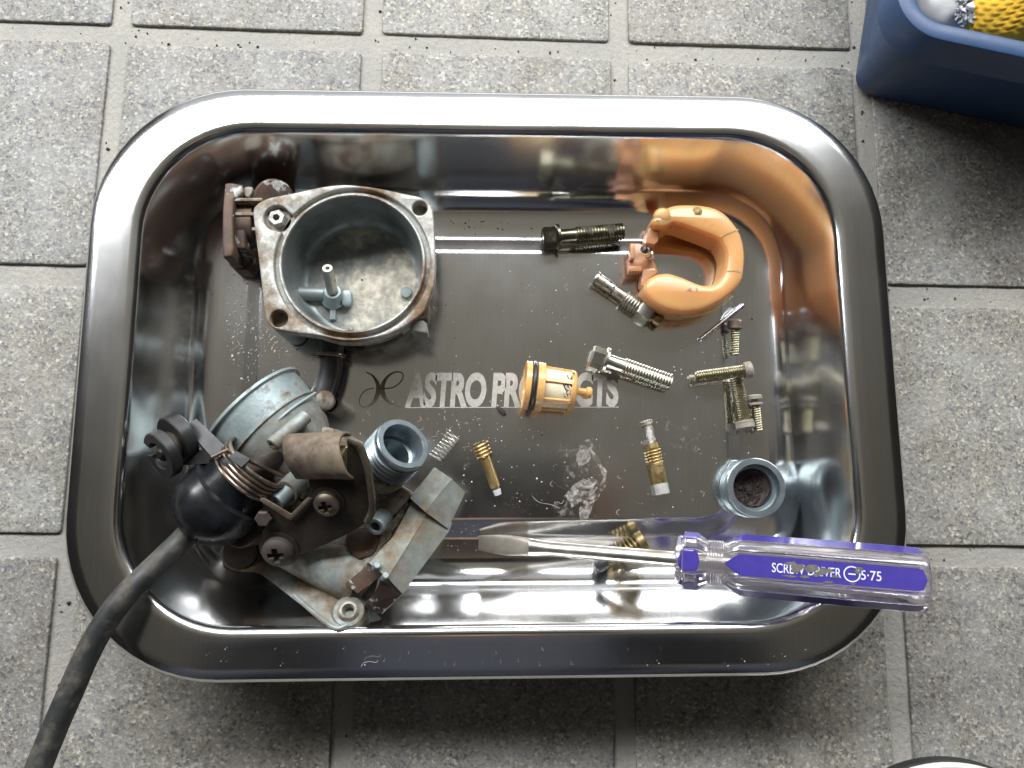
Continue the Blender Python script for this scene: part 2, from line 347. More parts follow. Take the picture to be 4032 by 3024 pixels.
def plate(outer, z0, z1, holes=(), mb=None, zt=None, bev=0.0, bevb=0.0):
    """solid with outline outer (and holes) between z0 and z1; zt(x, y) may shape the top"""
    mb = mb or MB(); o = [Vector((p[0], p[1], 0)) for p in ccw(list(outer))]
    hs = [[Vector((p[0], p[1], 0)) for p in ccw(list(h))[::-1]] for h in holes]
    def inset(l, d):
        n = len(l); out = []
        for i in range(n):
            e1 = (l[i] - l[i - 1]); e2 = (l[(i + 1) % n] - l[i])
            n1 = Vector((-e1.y, e1.x, 0)).normalized() if e1.length > 1e-9 else Vector((0, 0, 0))
            n2 = Vector((-e2.y, e2.x, 0)).normalized() if e2.length > 1e-9 else Vector((0, 0, 0))
            m = n1 + n2
            if m.length < 1e-6: m = n1
            m.normalize(); c = max(0.5, m.dot(n1)); out.append(l[i] + m * (d / c))
        return out
    zt = zt or (lambda x, y: z1)
    layers = [(bevb, lambda x, y: z0)] + ([(0, lambda x, y: z0 + bevb)] if bevb else []) + ([(0, lambda x, y: zt(x, y) - bev), (bev * 0.35, lambda x, y: zt(x, y) - bev * 0.3)] if bev else []) + [(bev, zt)]
    top_loops = []; bot_loops = []
    for l in [o] + hs:
        prev = None
        for k, (d, zf) in enumerate(layers):
            q = inset(l, d) if d else l
            vs = [Vector((p.x, p.y, zf(p.x, p.y))) for p in q]; base = len(mb.v); mb.v += vs
            if prev is not None:
                n = len(l)
                for i in range(n): j = (i + 1) % n; mb.f.append((prev + i, prev + j, base + j, base + i))
            else: bot_loops.append((base, vs))
            prev = base
        top_loops.append((prev, vs))
    for loops, flip in ((top_loops, False), (bot_loops, True)):
        flat = [[Vector((v.x, v.y, 0)) for v in vs] for _, vs in loops]
        idx = [b + i for b, vs in loops for i in range(len(vs))]
        for t in tessellate_polygon(flat):
            a, b, c = (idx[i] for i in t)
            if len({a, b, c}) < 3: continue
            va, vb, vc = mb.v[a], mb.v[b], mb.v[c]
            up = (vb - va).cross(vc - va).z > 0
            mb.f.append((a, b, c) if up != flip else (a, c, b))
    return mb
def box(c, sx, sy, sz, rz=0, bev=0.3, mb=None):
    pts = [(-sx / 2, -sy / 2), (sx / 2, -sy / 2), (sx / 2, sy / 2), (-sx / 2, sy / 2)]
    cs, sn = math.cos(rz), math.sin(rz)
    return plate([(c[0] + x * cs - y * sn, c[1] + x * sn + y * cs) for x, y in pts], c[2] - sz / 2, c[2] + sz / 2, mb=mb, bev=bev)
def circle(c, r, n=32, a0=0): return [(c[0] + r * math.cos(a0 + 2 * math.pi * k / n), c[1] + r * math.sin(a0 + 2 * math.pi * k / n)) for k in range(n)]
def hexa(p, mb=None):
    """8 points: bottom 4 then top 4"""
    return (mb or MB()).add(p, [(3, 2, 1, 0), (4, 5, 6, 7), (0, 1, 5, 4), (1, 2, 6, 5), (2, 3, 7, 6), (3, 0, 4, 7)])
def grid(rows, mb=None, closed=False):
    n = len(rows[0]); fs = []
    for i in range(len(rows) - 1):
        for k in range(n if closed else n - 1):
            k2 = (k + 1) % n; fs.append((i * n + k, i * n + k2, (i + 1) * n + k2, (i + 1) * n + k))
    return (mb or MB()).add([p for r in rows for p in r], fs)
def dome_head(c, nrm, r, h, slots='cross', mb=None, n=30, rotk=0.3, depth=1.3, skirt=1.2):
    """screw head as a height field with a real recess"""
    mb = mb or MB(); x, y, d = frame(nrm); c = Vector(c)
    cr, sr = math.cos(rotk), math.sin(rotk); x, y = x * cr + y * sr, y * cr - x * sr
    def H(u, v):
        q = min(1, math.hypot(u, v)); z = h * (1 - q ** 3.2 * 0.75)
        if slots == 'cross':
            wd = 0.13 + 0.03 * (1 - q)
            if (abs(u) < wd and abs(v) < 0.5) or (abs(v) < wd and abs(u) < 0.5): z -= depth * (1 - 0.75 * max(abs(u), abs(v)))
        elif slots == 'slot' and abs(u) < 0.12: z -= depth
        return z
    rows = []
    for i in range(n + 1):
        row = []
        for j in range(n + 1):
            a, b = 2 * i / n - 1, 2 * j / n - 1       # square to disc
            u, v = a * math.sqrt(1 - b * b / 2), b * math.sqrt(1 - a * a / 2)
            row.append(c + (x * u + y * v) * r + d * H(u, v))
        rows.append(row)
    grid([q[::-1] for q in rows] if False else rows, mb)
    return lathe(c - d * skirt, c, [(0, r), (skirt + h * 0.26, r)], 30, True, False, mb)
def build(name, mb, mat, parent=None, angle=35, base=None, subsurf=0, shade=True):
    me = bpy.data.meshes.new(name)
    o = bpy.data.objects.new(name, me); COL.objects.link(o)
    org = Vector((0, 0, 0))
    if parent is not None:
        org = Vector(parent['_org']); o.parent = parent
    elif base is not None: org = Vector(base); o.location = org * MM
    me.from_pydata([tuple((v - org) * MM) for v in mb.v], [], mb.f)
    bm = bmesh.new(); bm.from_mesh(me)
    bmesh.ops.recalc_face_normals(bm, faces=bm.faces); bm.to_mesh(me); bm.free()
    me.materials.append(mat)
    if shade:
        me.polygons.foreach_set('use_smooth', [True] * len(me.polygons))
        me.set_sharp_from_angle(angle=math.radians(angle))
    o['_org'] = tuple(org)
    if subsurf:
        s = o.modifiers.new('s', 'SUBSURF'); s.levels = subsurf; s.render_levels = subsurf
    return o
def thing(name, label, cat, org, group=None):
    o = bpy.data.objects.new(name, None); COL.objects.link(o); o.location = Vector(org) * MM
    o.empty_display_size = 0.005
    o['_org'] = tuple(Vector(org)); o['label'] = label; o['category'] = cat
    if group: o['group'] = group
    return o
def tag(o, label, cat, group=None, kind=None):
    if label: o['label'] = label
    if cat: o['category'] = cat
    if group: o['group'] = group
    if kind: o['kind'] = kind
    return o

# ------------------------------------------------------------------ tiled floor
gb = MB()
gx = np.linspace(-420, 720, 229); gy = np.linspace(-620, 320, 189)
rows = [[Vector((x, y, -1.5 + 0.18 * math.sin(x * 0.31 + 2 * math.sin(y * .11)) * math.cos(y * 0.27))) for x in gx] for y in gy]
floor = build('tiled_floor', grid(rows, gb), GROUT, base=(0, 0, 0)); tag(floor, None, None, kind='structure')
def tile_mesh(sx, sy, r=1.6, seed=0):
    R_ = random.Random(seed); pts = []
    for cx, cy, a0 in ((sx / 2 - r, sy / 2 - r, 0), (-sx / 2 + r, sy / 2 - r, 90), (-sx / 2 + r, -sy / 2 + r, 180), (sx / 2 - r, -sy / 2 + r, 270)):
        for k in range(4):
            a = math.radians(a0 + 30 * k); pts.append((cx + r * math.cos(a), cy + r * math.sin(a)))
    out = []
    for i, p in enumerate(pts):
        q = pts[(i + 1) % len(pts)]; L = math.hypot(q[0] - p[0], q[1] - p[1]); m = max(1, int(L / 8))
        for k in range(m):
            t = k / m; j = 0.12 * (R_.random() - .5) if m > 1 and k else 0
            out.append((p[0] + (q[0] - p[0]) * t + j, p[1] + (q[1] - p[1]) * t + j))
    me = bpy.data.meshes.new('tile'); mb = plate(out, -4, 0, bev=0.45)
    me.from_pydata([tuple(v * MM) for v in mb.v], [], mb.f); me.materials.append(TILE)
    me.polygons.foreach_set('use_smooth', [True] * len(me.polygons)); me.set_sharp_from_angle(angle=math.radians(50))
    return me
tms = [tile_mesh(92.2, 91.6, seed=k) for k in range(4)]
for j in range(-2, 6):
    for i in range(-3, 6):
        x, y = 100 * i + 50, -100 * j + 50 - 0
        if not (-330 < x < 640 and -560 < y < 270): continue
        o = bpy.data.objects.new('tile', tms[(i * 3 + j * 5) % 4]); COL.objects.link(o); o.parent = floor
        o.location = Vector((x + random.uniform(-.35, .35), y + random.uniform(-.3, .3), random.uniform(-0.25, 0.1))) * MM
        o.rotation_euler = (random.uniform(-.002, .002), random.uniform(-.002, .002), random.uniform(-.003, .003))

ce = plastic('ceiling_paint', (0.45, 0.425, 0.365), 0.9, 3, 0.15, 0)
cm = MB().add([V(-1500, -1600, 2000), V(2000, -1600, 2000), V(2000, 1350, 2000), V(-1500, 1350, 2000), V(-1500, -1600, 2060), V(2000, -1600, 2060), V(2000, 1350, 2060), V(-1500, 1350, 2060)], [(3, 2, 1, 0), (4, 5, 6, 7), (0, 1, 5, 4), (1, 2, 6, 5), (2, 3, 7, 6), (3, 0, 4, 7)])
tag(build('porch_ceiling', cm, ce, base=(0, 0, 2000), shade=False), None, None, kind='structure')

# ------------------------------------------------------------------ tray
TC = Vector((150.9, -138.3, 0)); TR = math.radians(1.0)
def T(x, y, z=0):
    return Vector((TC.x + x * math.cos(TR) - y * math.sin(TR), TC.y + x * math.sin(TR) + y * math.cos(TR), z))
def rrect(hx, hy, r, z, nc=14, ns=10):
    pts = []
    for cx, cy, a0 in ((hx - r, hy - r, 0), (-hx + r, hy - r, 90), (-hx + r, -hy + r, 180), (hx - r, -hy + r, 270)):
        for k in range(nc + 1):
            a = math.radians(a0 + 90 * k / nc); pts.append((cx + r * math.cos(a), cy + r * math.sin(a)))
        # straight side to next corner
        nx = {0: (-hx + r, hy), 90: (-hx, -hy + r), 180: (hx - r, -hy), 270: (hx, hy - r)}[a0]; p = pts[-1]
        for k in range(1, ns): pts.append((p[0] + (nx[0] - p[0]) * k / ns, p[1] + (nx[1] - p[1]) * k / ns))
    return [T(x, y, z) for x, y in pts]
tray = thing('steel_tray', 'brushed stainless steel parts tray with wide rolled rim lying on the tiles', 'tray', T(0, 0, 0))
prof = [(60, 28, 8, 2.9), (85.9, 49.4, 10.4, 2.9), (86.3, 49.8, 10.5, 2.9), (87.2, 50.7, 11, 2.85), (88.2, 51.7, 12, 2.55), (92.0, 55.5, 15.2, 1.15), (93.0, 56.5, 16, 0.85), (94.0, 57.5, 17, 0.8), (94.4, 57.9, 17.2, 0.8)]
prof += [(100.7, 64.2, 21.8, 0.8), (101.0, 64.5, 22, 0.8)]
for k in range(1, 13):        # fillet between floor and wall
    a = math.radians(76 * k / 12); rr = 10.5
    prof.append((101.0 + rr * math.sin(a), 64.5 + rr * math.sin(a), 22 + 8.5 * math.sin(a), 0.8 + rr * (1 - math.cos(a))))
w0 = prof[-1]
prof += [(w0[0] + t * 7.2, w0[1] + t * 7.6 * 1.0, w0[2] + t * 6, w0[3] + (33.0 - w0[3]) * t) for t in (0.2, 0.4, 0.6, 0.8, 1.0)]
w1 = prof[-1]
for k in range(1, 9):         # lip
    a = math.radians(76 - 80.9 * k / 8); rr = 3.4; c0 = (w1[0] + rr * math.sin(math.radians(76)) , w1[3] - rr * math.cos(math.radians(76)))
    dx = rr * math.sin(math.radians(76)) - rr * math.sin(a)
    prof.append((w1[0] + dx, w1[1] + dx, w1[2] + dx * .9, w1[3] - rr * math.cos(math.radians(76)) + rr * math.cos(a)))
w2 = prof[-1]
print('lip', w1, w2)
end = 135.4
for t in (0.25, 0.5, 0.75, 1.0):
    dx = (end - w2[0]) * t; prof.append((w2[0] + dx, w2[1] + dx * 0.90, w2[2] + dx * .75, w2[3] - 0.085 * dx))
w3 = prof[-1]
prof += [(w3[0] + .5, w3[1] + .5, w3[2] + .4, w3[3] - 0.35), (w3[0] + .7, w3[1] + .7, w3[2] + .5, w3[3] - 1.1), (w3[0] + 1.2, w3[1] + 1.2, w3[2] + .9, w3[3] - 1.5), (w3[0] + 1.6, w3[1] + 1.6, w3[2] + 1.2, w3[3] - 2.0), (w3[0] + 1.6, w3[1] + 1.6, w3[2] + 1.2, w3[3] - 4.2)]
mb = grid([rrect(a, b, r, z) for a, b, r, z in prof], closed=True); mb.f.append(tuple(range(len(rrect(60, 28, 8, 2.9)))))
pan = build('pan', mb, STEEL, tray, angle=60)
so = pan.modifiers.new('thickness', 'SOLIDIFY'); so.thickness = 0.5 * MM; so.offset = -1

# lettering and logo etched on the tray floor
def text_mesh(body, size, offset, extrude, xf, sx=1.0, shear=0.0, space=1.0):
    cu = bpy.data.curves.new('t', 'FONT'); cu.body = body; cu.size = size; cu.offset = offset; cu.extrude = extrude; cu.shear = shear
    cu.space_character = space; cu.resolution_u = 6
    o = bpy.data.objects.new('t', cu); COL.objects.link(o); bpy.context.view_layer.update()
    me = bpy.data.meshes.new_from_object(o.evaluated_get(bpy.context.evaluated_depsgraph_get()))
    bpy.data.objects.remove(o)
    mb = MB(); mb.v = [xf(v.co.x * sx, v.co.y, v.co.z) for v in me.vertices]; mb.f = [tuple(p.vertices) for p in me.polygons]
    xs = [v.co.x * sx for v in me.vertices]; bpy.data.meshes.remove(me)
    return mb, (min(xs), max(xs))
ZP = 2.9
lo, hi = U(876, 877, ZP), U(1337, 876, ZP)
ld = (hi - lo).normalized(); lu = Vector((-ld.y, ld.x, 0)); Lw = (hi - lo).length
cap = (U(1000, 803, ZP) - U(1000, 873, ZP)).length
def lx(x, y, z): return lo + ld * x + lu * y + Vector((0, 0, z + 0.03))
_, (x0, x1) = text_mesh('ASTRO PRODUCTS', cap / 0.73, 0.035 * cap, 0, lx, 1.0, 0.12, 0.93)
k = Lw / (x1 - x0)
mb, _ = text_mesh('ASTRO PRODUCTS', cap / 0.73, 0.062 * cap, 0.03, lambda x, y, z: lx(x - x0 * k, y + 0.3, z), k, 0.12, 0.93)
build('lettering', mb, LETTER, tray, shade=False)
mb = MB(); a_, b_ = lo - lu * 0.75, hi - lu * 0.75
mb.add([a_ + Vector((0, 0, .03)), b_ + Vector((0, 0, .03)), b_ + lu * .32 + Vector((0, 0, .03)), a_ + lu * .32 + Vector((0, 0, .03))], [(0, 1, 2, 3)])
build('underline', mb, LETTER, tray, shade=False)
def ribbon(pts, wds, zz=0.04, mb=None):
    mb = mb or MB(); pts = [Vector(p) for p in pts]; n = len(pts); vs = []
    for i in range(n):
        t = (pts[min(i + 1, n - 1)] - pts[max(i - 1, 0)]).normalized(); nn = Vector((-t.y, t.x, 0))
        vs += [pts[i] + nn * wds[i] / 2 + Vector((0, 0, zz)), pts[i] - nn * wds[i] / 2 + Vector((0, 0, zz))]
    return mb.add(vs, [(2 * i, 2 * i + 1, 2 * i + 3, 2 * i + 2) for i in range(n - 1)])
Lg = crop(1350, 1350, 1350 / 2212)
def spl(pts, n=8):
    pts = [Vector(p) for p in pts]; q = [2 * pts[0] - pts[1]] + pts + [2 * pts[-1] - pts[-2]]; out = []
    for i in range(1, len(q) - 2):
        for s in range(n):
            t = s / n
            out.append(0.5 * ((2 * q[i]) + (-q[i - 1] + q[i + 1]) * t + (2 * q[i - 1] - 5 * q[i] + 4 * q[i + 1] - q[i + 2]) * t * t + (-q[i - 1] + 3 * q[i] - 3 * q[i + 1] + q[i + 2]) * t ** 3))
    return out + [pts[-1]]
left = spl([Lg(x, y, ZP) for x, y in ((150, 188), (195, 215), (226, 270), (225, 330), (190, 390), (140, 415), (110, 395), (112, 350), (145, 308), (200, 292))])
right = spl([Lg(x, y, ZP) for x, y in ((262, 296), (330, 285), (378, 245), (388, 205), (365, 188), (320, 195), (275, 235), (255, 290), (268, 350), (310, 392), (375, 412))])
mb = ribbon(left, [0.35 + 1.5 * math.exp(-((i / len(left) - .3) / .17) ** 2) for i in range(len(left))])
ribbon(right, [0.5 + 1.2 * math.exp(-((i / len(right) - .72) / .16) ** 2) for i in range(len(right))], mb=mb, zz=0.05)
build('logo', mb, LOGO, tray, shade=False)
# dried residue on the tray floor (a comma of glue) and faint smears
def blob(c, rx, ry, rz, n=24, j=0.25, z=0.06):
    out = []
    for k in range(n):
        a = 2 * math.pi * k / n; q = 1 + random.uniform(-j, j)
        out.append(Vector((c.x + rx * q * math.cos(a) * math.cos(rz) - ry * q * math.sin(a) * math.sin(rz), c.y + rx * q * math.cos(a) * math.sin(rz) + ry * q * math.sin(a) * math.cos(rz), c.z + z)))
    return out
mb = MB()
cs = spl([N(x, y, ZP) for x, y in ((1350, 330), (1400, 420), (1435, 480), (1430, 560), (1390, 640), (1330, 700), (1290, 780), (1298, 860))], 5)
ribbon(cs, [1.0 + 1.2 * math.sin(i * .5) ** 2 + (2.2 if i > len(cs) * .65 else 0) * (1 if i < len(cs) * .9 else .3) for i in range(len(cs))], 0.07, mb)
p = blob(N(1270, 620, ZP), 7, 3.4, 0.7); mb.add(p, [tuple(range(len(p)))])
p = blob(N(1290, 340, ZP), 5, 3, 1.0); mb.add([q + Vector((0, 0, .02)) for q in p], [tuple(range(len(p)))])
build('dried_residue', mb, STAIN, tray, shade=False)
for (x, y, rx, ry) in ((1940, 200, 6, 3), (2050, 230, 5, 3), (1230, 560, 9, 6), (1140, 760, 7, 3), (420, 400, 3, 2), (1180, 300, 5, 3)):
    p = blob(N(x, y, ZP), rx, ry, random.random() * 3, z=0.04 + 0.004 * random.random()); build('smear', MB().add(p, [tuple(range(len(p)))]), SMEAR, tray, shade=False)

# ------------------------------------------------------------------ the photographer and phone above the tray (seen only mirrored in the steel)
def skin_body(name, chains, mat, base):
    """one continuous skinned surface over a joint skeleton; chains = [(points with radius, ...)]"""
    vs, rs_, es, idx = [], [], [], {}
    for ch in chains:
        prev = None
        for x, y, z, r_ in ch:
            k_ = (x, y, z)
            if k_ not in idx: idx[k_] = len(vs); vs.append(V(x, y, z)); rs_.append(r_)
            if prev is not None: es.append((prev, idx[k_]))
            prev = idx[k_]
    me = bpy.data.meshes.new(name); me.from_pydata([tuple((v - Vector(base)) * MM) for v in vs], es, [])
    o = bpy.data.objects.new(name, me); COL.objects.link(o); o.location = Vector(base) * MM
    m = o.modifiers.new('skin', 'SKIN'); m.use_smooth_shade = True
    for i, r_ in enumerate(rs_): me.skin_vertices[0].data[i].radius = (r_ * MM, r_ * MM)
    me.skin_vertices[0].data[0].use_root = True
    o.modifiers.new('sub', 'SUBSURF').render_levels = 2; me.materials.append(mat); return o
CLOTH = plastic('dark_navy_clothes', (0.012, 0.014, 0.022), 0.9, 60, 0.5, 0.1)
SKIN = plastic('skin', (0.45, 0.27, 0.19), 0.5, 60, 0.1, 0.05)
sh = (150, -470, 760)
pb = skin_body('photographer', [[(150, -640, 330, 150), (150, -600, 520, 145), (*sh, 130), (150, -440, 830, 55)],
    [(*sh, 130), (-30, -470, 730, 62), (-110, -430, 520, 48), (40, -300, 380, 36)],
    [(*sh, 130), (330, -470, 730, 62), (420, -430, 520, 48), (250, -300, 380, 36)],
    [(150, -640, 330, 150), (20, -640, 260, 95), (-40, -420, 330, 75), (-50, -480, 60, 52)],
    [(150, -640, 330, 150), (280, -640, 260, 95), (380, -440, 330, 75), (400, -500, 60, 52)]], CLOTH, (150, -640, 0))
tag(pb, 'person in dark navy clothes crouching over the tray, seen only mirrored in the steel', 'person')
pb['_org'] = (150, -640, 0)
hd = build('head', lathe(V(150, -430, 830), V(150, -350, 1010), [(0, 30), (10, 48), (40, 72), (90, 84), (130, 84), (170, 66), (195, 30), (200, 1)], 28), SKIN, pb)
ph = thing('smartphone', 'dark smartphone held above the tray, seen only mirrored in the steel', 'smartphone', V(150, -190, 290))
mb = plate([V(x, y, 290) for x, y in ((75, -224), (222, -224), (222, -150), (75, -150))], 290, 298, bev=1.5); build('case', mb, BLACKM, ph)
for sx, x0_ in ((-1, 78), (1, 219)):
    for k_ in range(4):
        y_ = -210 + 17 * k_
        o = build('finger', path_tube([V(x0_ + sx * 26, y_ - 26, 318), V(x0_ + sx * 16, y_ - 6, 296), V(x0_ + sx * 7, y_, 303), V(x0_ - sx * 4, y_ + 3, 306)], [8, 6.5], 10, smooth=4), SKIN, pb)

exec_parts = True

def proj(p):
    q = RC.T @ (np.array(p) - CAM); return (2016 + 3028 * q[0] / -q[2], 1512 - 3028 * q[1] / -q[2])
def rad(px, z): return px * (CAM[2] - z) / 3028.0          # source pixels -> mm at height z

# ------------------------------------------------------------------ float bowl
ZB = 29.0
bowl = thing('float_bowl', 'open cast carburettor float bowl with brown stained rim and standpipe inside', 'float bowl', B(1145, 760, 2.9))
c0 = B(1147, 747, ZB); R_in = (B(1690, 747, ZB) - B(600, 747, ZB)).length / 2; R_gr = R_in * 1.105
lobe = B(565, 405, ZB); lob_r = rad(104 * .5123, ZB)
out = [B(x, y, ZB) for x, y in ((384, 400), (384, 330), (430, 285), (500, 252), (600, 232), (720, 208), (900, 168), (1010, 152), (1110, 148), (1300, 168), (1450, 198), (1560, 222), (1650, 238), (1725, 265), (1762, 330), (1775, 420),
       (1782, 600), (1788, 760), (1778, 900), (1750, 990), (1722, 1060), (1700, 1120), (1660, 1160), (1600, 1205), (1500, 1268), (1400, 1312), (1250, 1342), (1120, 1342), (1000, 1332), (850, 1305), (700, 1288), (570, 1265), (512, 1235), (482, 1190), (470, 1120), (455, 980), (435, 800), (412, 620))]
out = [V(p.x, p.y, 0) for p in smooth_poly(out, 1)]
key = []
for q in circle(c0, R_gr, 96):
    if (V(*q, 0) - V(lobe.x, lobe.y, 0)).length > lob_r * 1.0: key.append(q)
# splice the lobe arc where the circle was cut
dl = (lobe - c0); al = math.atan2(dl.y, dl.x)
key.sort(key=lambda q: (math.atan2(q[1] - c0.y, q[0] - c0.x) - al) % (2 * math.pi))
arc = [(lobe.x + lob_r * math.cos(al + a), lobe.y + lob_r * math.sin(al + a)) for a in np.linspace(-2.0, 2.0, 18)]
key = arc + key
h1, h2 = B(1665, 330, ZB), B(582, 1178, ZB); rh1, rh2 = rad(60 * .5123, ZB), rad(69 * .5123, ZB)
mb = plate(out, ZB - 4.6, ZB, holes=[key, circle(h1, rh1, 28), circle(h2, rh2, 28)], bev=0.5)
build('flange', mb, MACH, bowl, 40)
# outer side of the flange: dirty casting band just below, and the round wall
big = [V(p.x, p.y, 0) + (V(c0.x, c0.y, 0) - V(p.x, p.y, 0)) * 0.012 for p in out]
mb = plate(big, ZB - 7.5, ZB - 4.65, holes=[circle(c0, R_gr * 1.0, 60)]); build('flange_underside', mb, CASTDIRT, bowl, 40)
mb = lathe(V(c0.x, c0.y, 3.2), V(c0.x, c0.y, ZB), [(0, R_in * .80), (0.4, R_in * .86), (3, R_in * 1.02), (ZB - 3.2 - 7.4, R_gr * 1.02)], 64, True); build('outer_wall', mb, CASTDIRT, bowl, 40)
mb = lathe(V(c0.x, c0.y, 0), V(c0.x, c0.y, ZB), [(ZB - 7.4, R_gr * 1.04), (ZB - 2.4, R_gr * 1.03), (ZB - 2.4, R_in * 1.045), (ZB - 0.1, R_in * 1.04), (ZB + 0.35, R_in * 1.025), (ZB + 0.3, R_in * 1.0), (ZB - 0.5, R_in * 0.988)], 72); build('sealing_ring', mb, MACH, bowl, 50)
mb = lathe(V(c0.x, c0.y, 0), V(c0.x, c0.y, ZB), [(ZB - 0.5, R_in * 0.988), (22, R_in * .975), (14, R_in * .965), (12, R_in * .955), (10, R_in * .93), (8.6, R_in * .90), (7.7, R_in * .86), (7.45, R_in * .80)], 72); build('inner_wall', mb, BOWLIN, bowl, 60)
rows = [[V(c0.x + q * R_in * .82 * math.cos(a), c0.y + q * R_in * .82 * math.sin(a), 7.55 + 0.22 * math.sin(9 * q + 3 * a) * q * (1 - q) * 4) for a in np.linspace(0, 2 * math.pi, 60, endpoint=False)] for q in (0.02, .2, .4, .6, .8, .95, 1.0)]
build('bowl_floor', grid(rows, closed=True), CRUST, bowl, 60)
for hc, rh in ((h1, rh1), (h2, rh2)):
    mb = lathe(V(hc.x, hc.y, 4), V(hc.x, hc.y, ZB), [(0, rh * 1.35), (20.5, rh * 1.35), (20.5, rh * 1.0), (14, rh * .98), (14, rh * .68), (0, rh * .66)], 28); build('screw_boss', mb, CASTCLEAN, bowl, 40)
mb = lathe(V(lobe.x, lobe.y, ZB - 8), V(lobe.x, lobe.y, ZB), [(0, lob_r * .98), (5.6, lob_r * .98), (5.6, lob_r * .2)], 28); build('jet_well', mb, CASTDIRT, bowl, 40)
mb = lathe(V(lobe.x, lobe.y, ZB - 3), V(lobe.x, lobe.y, ZB), [(0, rad(72 * .512, ZB)), (2.9, rad(72 * .512, ZB)), (3.6, rad(62 * .512, ZB)), (3.6, rad(30 * .512, ZB)), (-3, rad(28 * .512, ZB))], 6, phase=0.3)
build('hex_jet', mb, MACH, bowl, 30)
mb = pipe(B(995, 985, 12), B(955, 792, 25), 2.05, 0.62, 8, 20, 0.3); build('standpipe', mb, JETSTEEL, bowl)
mb = lathe(B(1000, 1030, 8), B(995, 975, 13), [(0, 4.3), (1, 3.6), (5, 3.3), (5.6, 2.9), (5.6, 2.0)], 28); build('standpipe_boss', mb, CASTCLEAN, bowl)
build('inlet_channel', cyl(B(640, 985, 8.6), B(950, 995, 8.6), 2.7, 2.7), BOWLIN, bowl)
mb = plate(smooth_poly([B(1065, 960, 10), B(1140, 960, 10), B(1145, 1085, 10), B(1062, 1085, 10)], 2), 7.4, 10.6, bev=0.6); build('square_boss', mb, CASTCLEAN, bowl)
build('rib', box(B(1000, 1120, 8), 2.2, 7, 1.8), CASTCLEAN, bowl)
build('floor_stud', cyl(B(1560, 985, 7.3), B(1560, 975, 9.4), 2.1), CASTCLEAN, bowl)
build('floor_stud', cyl(B(1135, 1258, 8.5), B(1135, 1250, 10.4), 1.1), CASTCLEAN, bowl)
# pump flange and ribs on the left
mb = plate([B(x, y, 26) for x, y in ((165, 138), (205, 132), (300, 148), (308, 200), (262, 248), (238, 262), (228, 420), (236, 640), (222, 700), (152, 706), (143, 560), (148, 330))], 13, 26, bev=0.7); build('side_flange', mb, RUSTY, bowl, 40)
mb = plate([B(x, y, 12) for x, y in ((150, 640), (260, 640), (375, 640), (392, 720), (345, 812), (240, 806), (205, 770))], 3.2, 12.5, bev=0.6); build('side_flange_foot', mb, RUSTY, bowl, 40)
build('side_barrel', cyl(B(225, 470, 15), B(420, 470, 15), 8.6, 8.6), RUSTY, bowl)
for y, zt in ((262, 25.5), (372, 24.2), (488, 22)):
    mb = plate([B(238, y - 12, zt), B(450, y - 12, zt), B(450, y + 14, zt), B(238, y + 14, zt)], 8, zt, bev=0.25); build('bracket_rib', mb, MACH, bowl, 40)
mb = plate([B(x, y, 21) for x, y in ((246, 300), (400, 300), (400, 372), (246, 372))], 8, 21, bev=0.4); build('rib_web', mb, RUSTY, bowl, 40)
mb = plate([B(x, y, 22.5) for x, y in ((240, 400), (318, 410), (325, 480), (330, 640), (250, 640))], 9, 22.5, bev=0.8); build('side_lug', mb, RUSTY, bowl, 40)
mb = lathe(B(545, 262, 5), B(545, 262, 24), [(0, 6.8), (18.2, 7.1), (19.2, 6.4), (19.3, 0.1)], 36); build('drain_plug', mb, RUSTY, bowl)
p = smooth_poly([B(x, y, 24) for x, y in ((312, 175), (345, 165), (385, 172), (375, 215), (350, 250), (315, 235))], 1); build('gasket_scrap', plate(p, 20, 24.2, bev=.3), GREYHEAD, bowl)
mb = plate([B(x, y, 25.5) for x, y in ((1600, 1192), (1690, 1190), (1716, 1215), (1722, 1290), (1600, 1275))], 17, 25.5, bev=0.5); build('rim_tab', mb, CAST, bowl, 40)
mb = plate([B(x, y, 26) for x, y in ((1690, 1060), (1735, 1065), (1722, 1175), (1600, 1195), (1520, 1262), (1560, 1180))], 17, 26, bev=0.6); build('rim_gusset', mb, CASTDIRT, bowl, 40)
mb = path_tube([A(1085, -60, 12), A(1072, 30, 11), A(1065, 130, 10), A(1040, 230, 9.5), A(985, 330, 10)], rad(46, 10), 20, smooth=6); build('drain_hose', mb, RUBBER, bowl)
mb = coil(A(1068, 60, 11), A(1066, 78, 11), rad(50, 10), 0.42, 1.8, 8, 30, tail=[A(980, 68, 15), A(968, 62, 15)]); build('hose_clip', mb, BRONZE, bowl)

# ------------------------------------------------------------------ carburettor body
carb = thing('carburettor_body', 'dirty cast carburettor body with black dome and bronze return spring standing in the tray', 'carburettor', A(1000, 850, 2.9))
def cb(name, mb, mat, **k): return build(name, mb, mat, carb, **k)
ZL = 24
m1, m2 = A(866, 138, ZL), A(425, 560, ZL)
mc = (m1 + m2) / 2; RB = (m1 - m2).length / 2
ax = V(m1.y - m2.y, -(m1.x - m2.x), 0).normalized()
if ax.x < 0: ax = -ax
mc.z = RB + 4.0
d = ax
mb = lathe(mc, mc + d, [(6, RB * .80), (0.6, RB * .92), (0.0, RB * 1.0), (0.2, RB * 1.045), (1.2, RB * 1.05), (1.7, RB * 1.0)], 64); cb('bell_rim', mb, CASTCLEAN)
mb = lathe(mc, mc + d, [(1.6, RB * .995), (10.6, RB * .95)], 64); cb('bell_mouth', mb, CASTCLEAN)
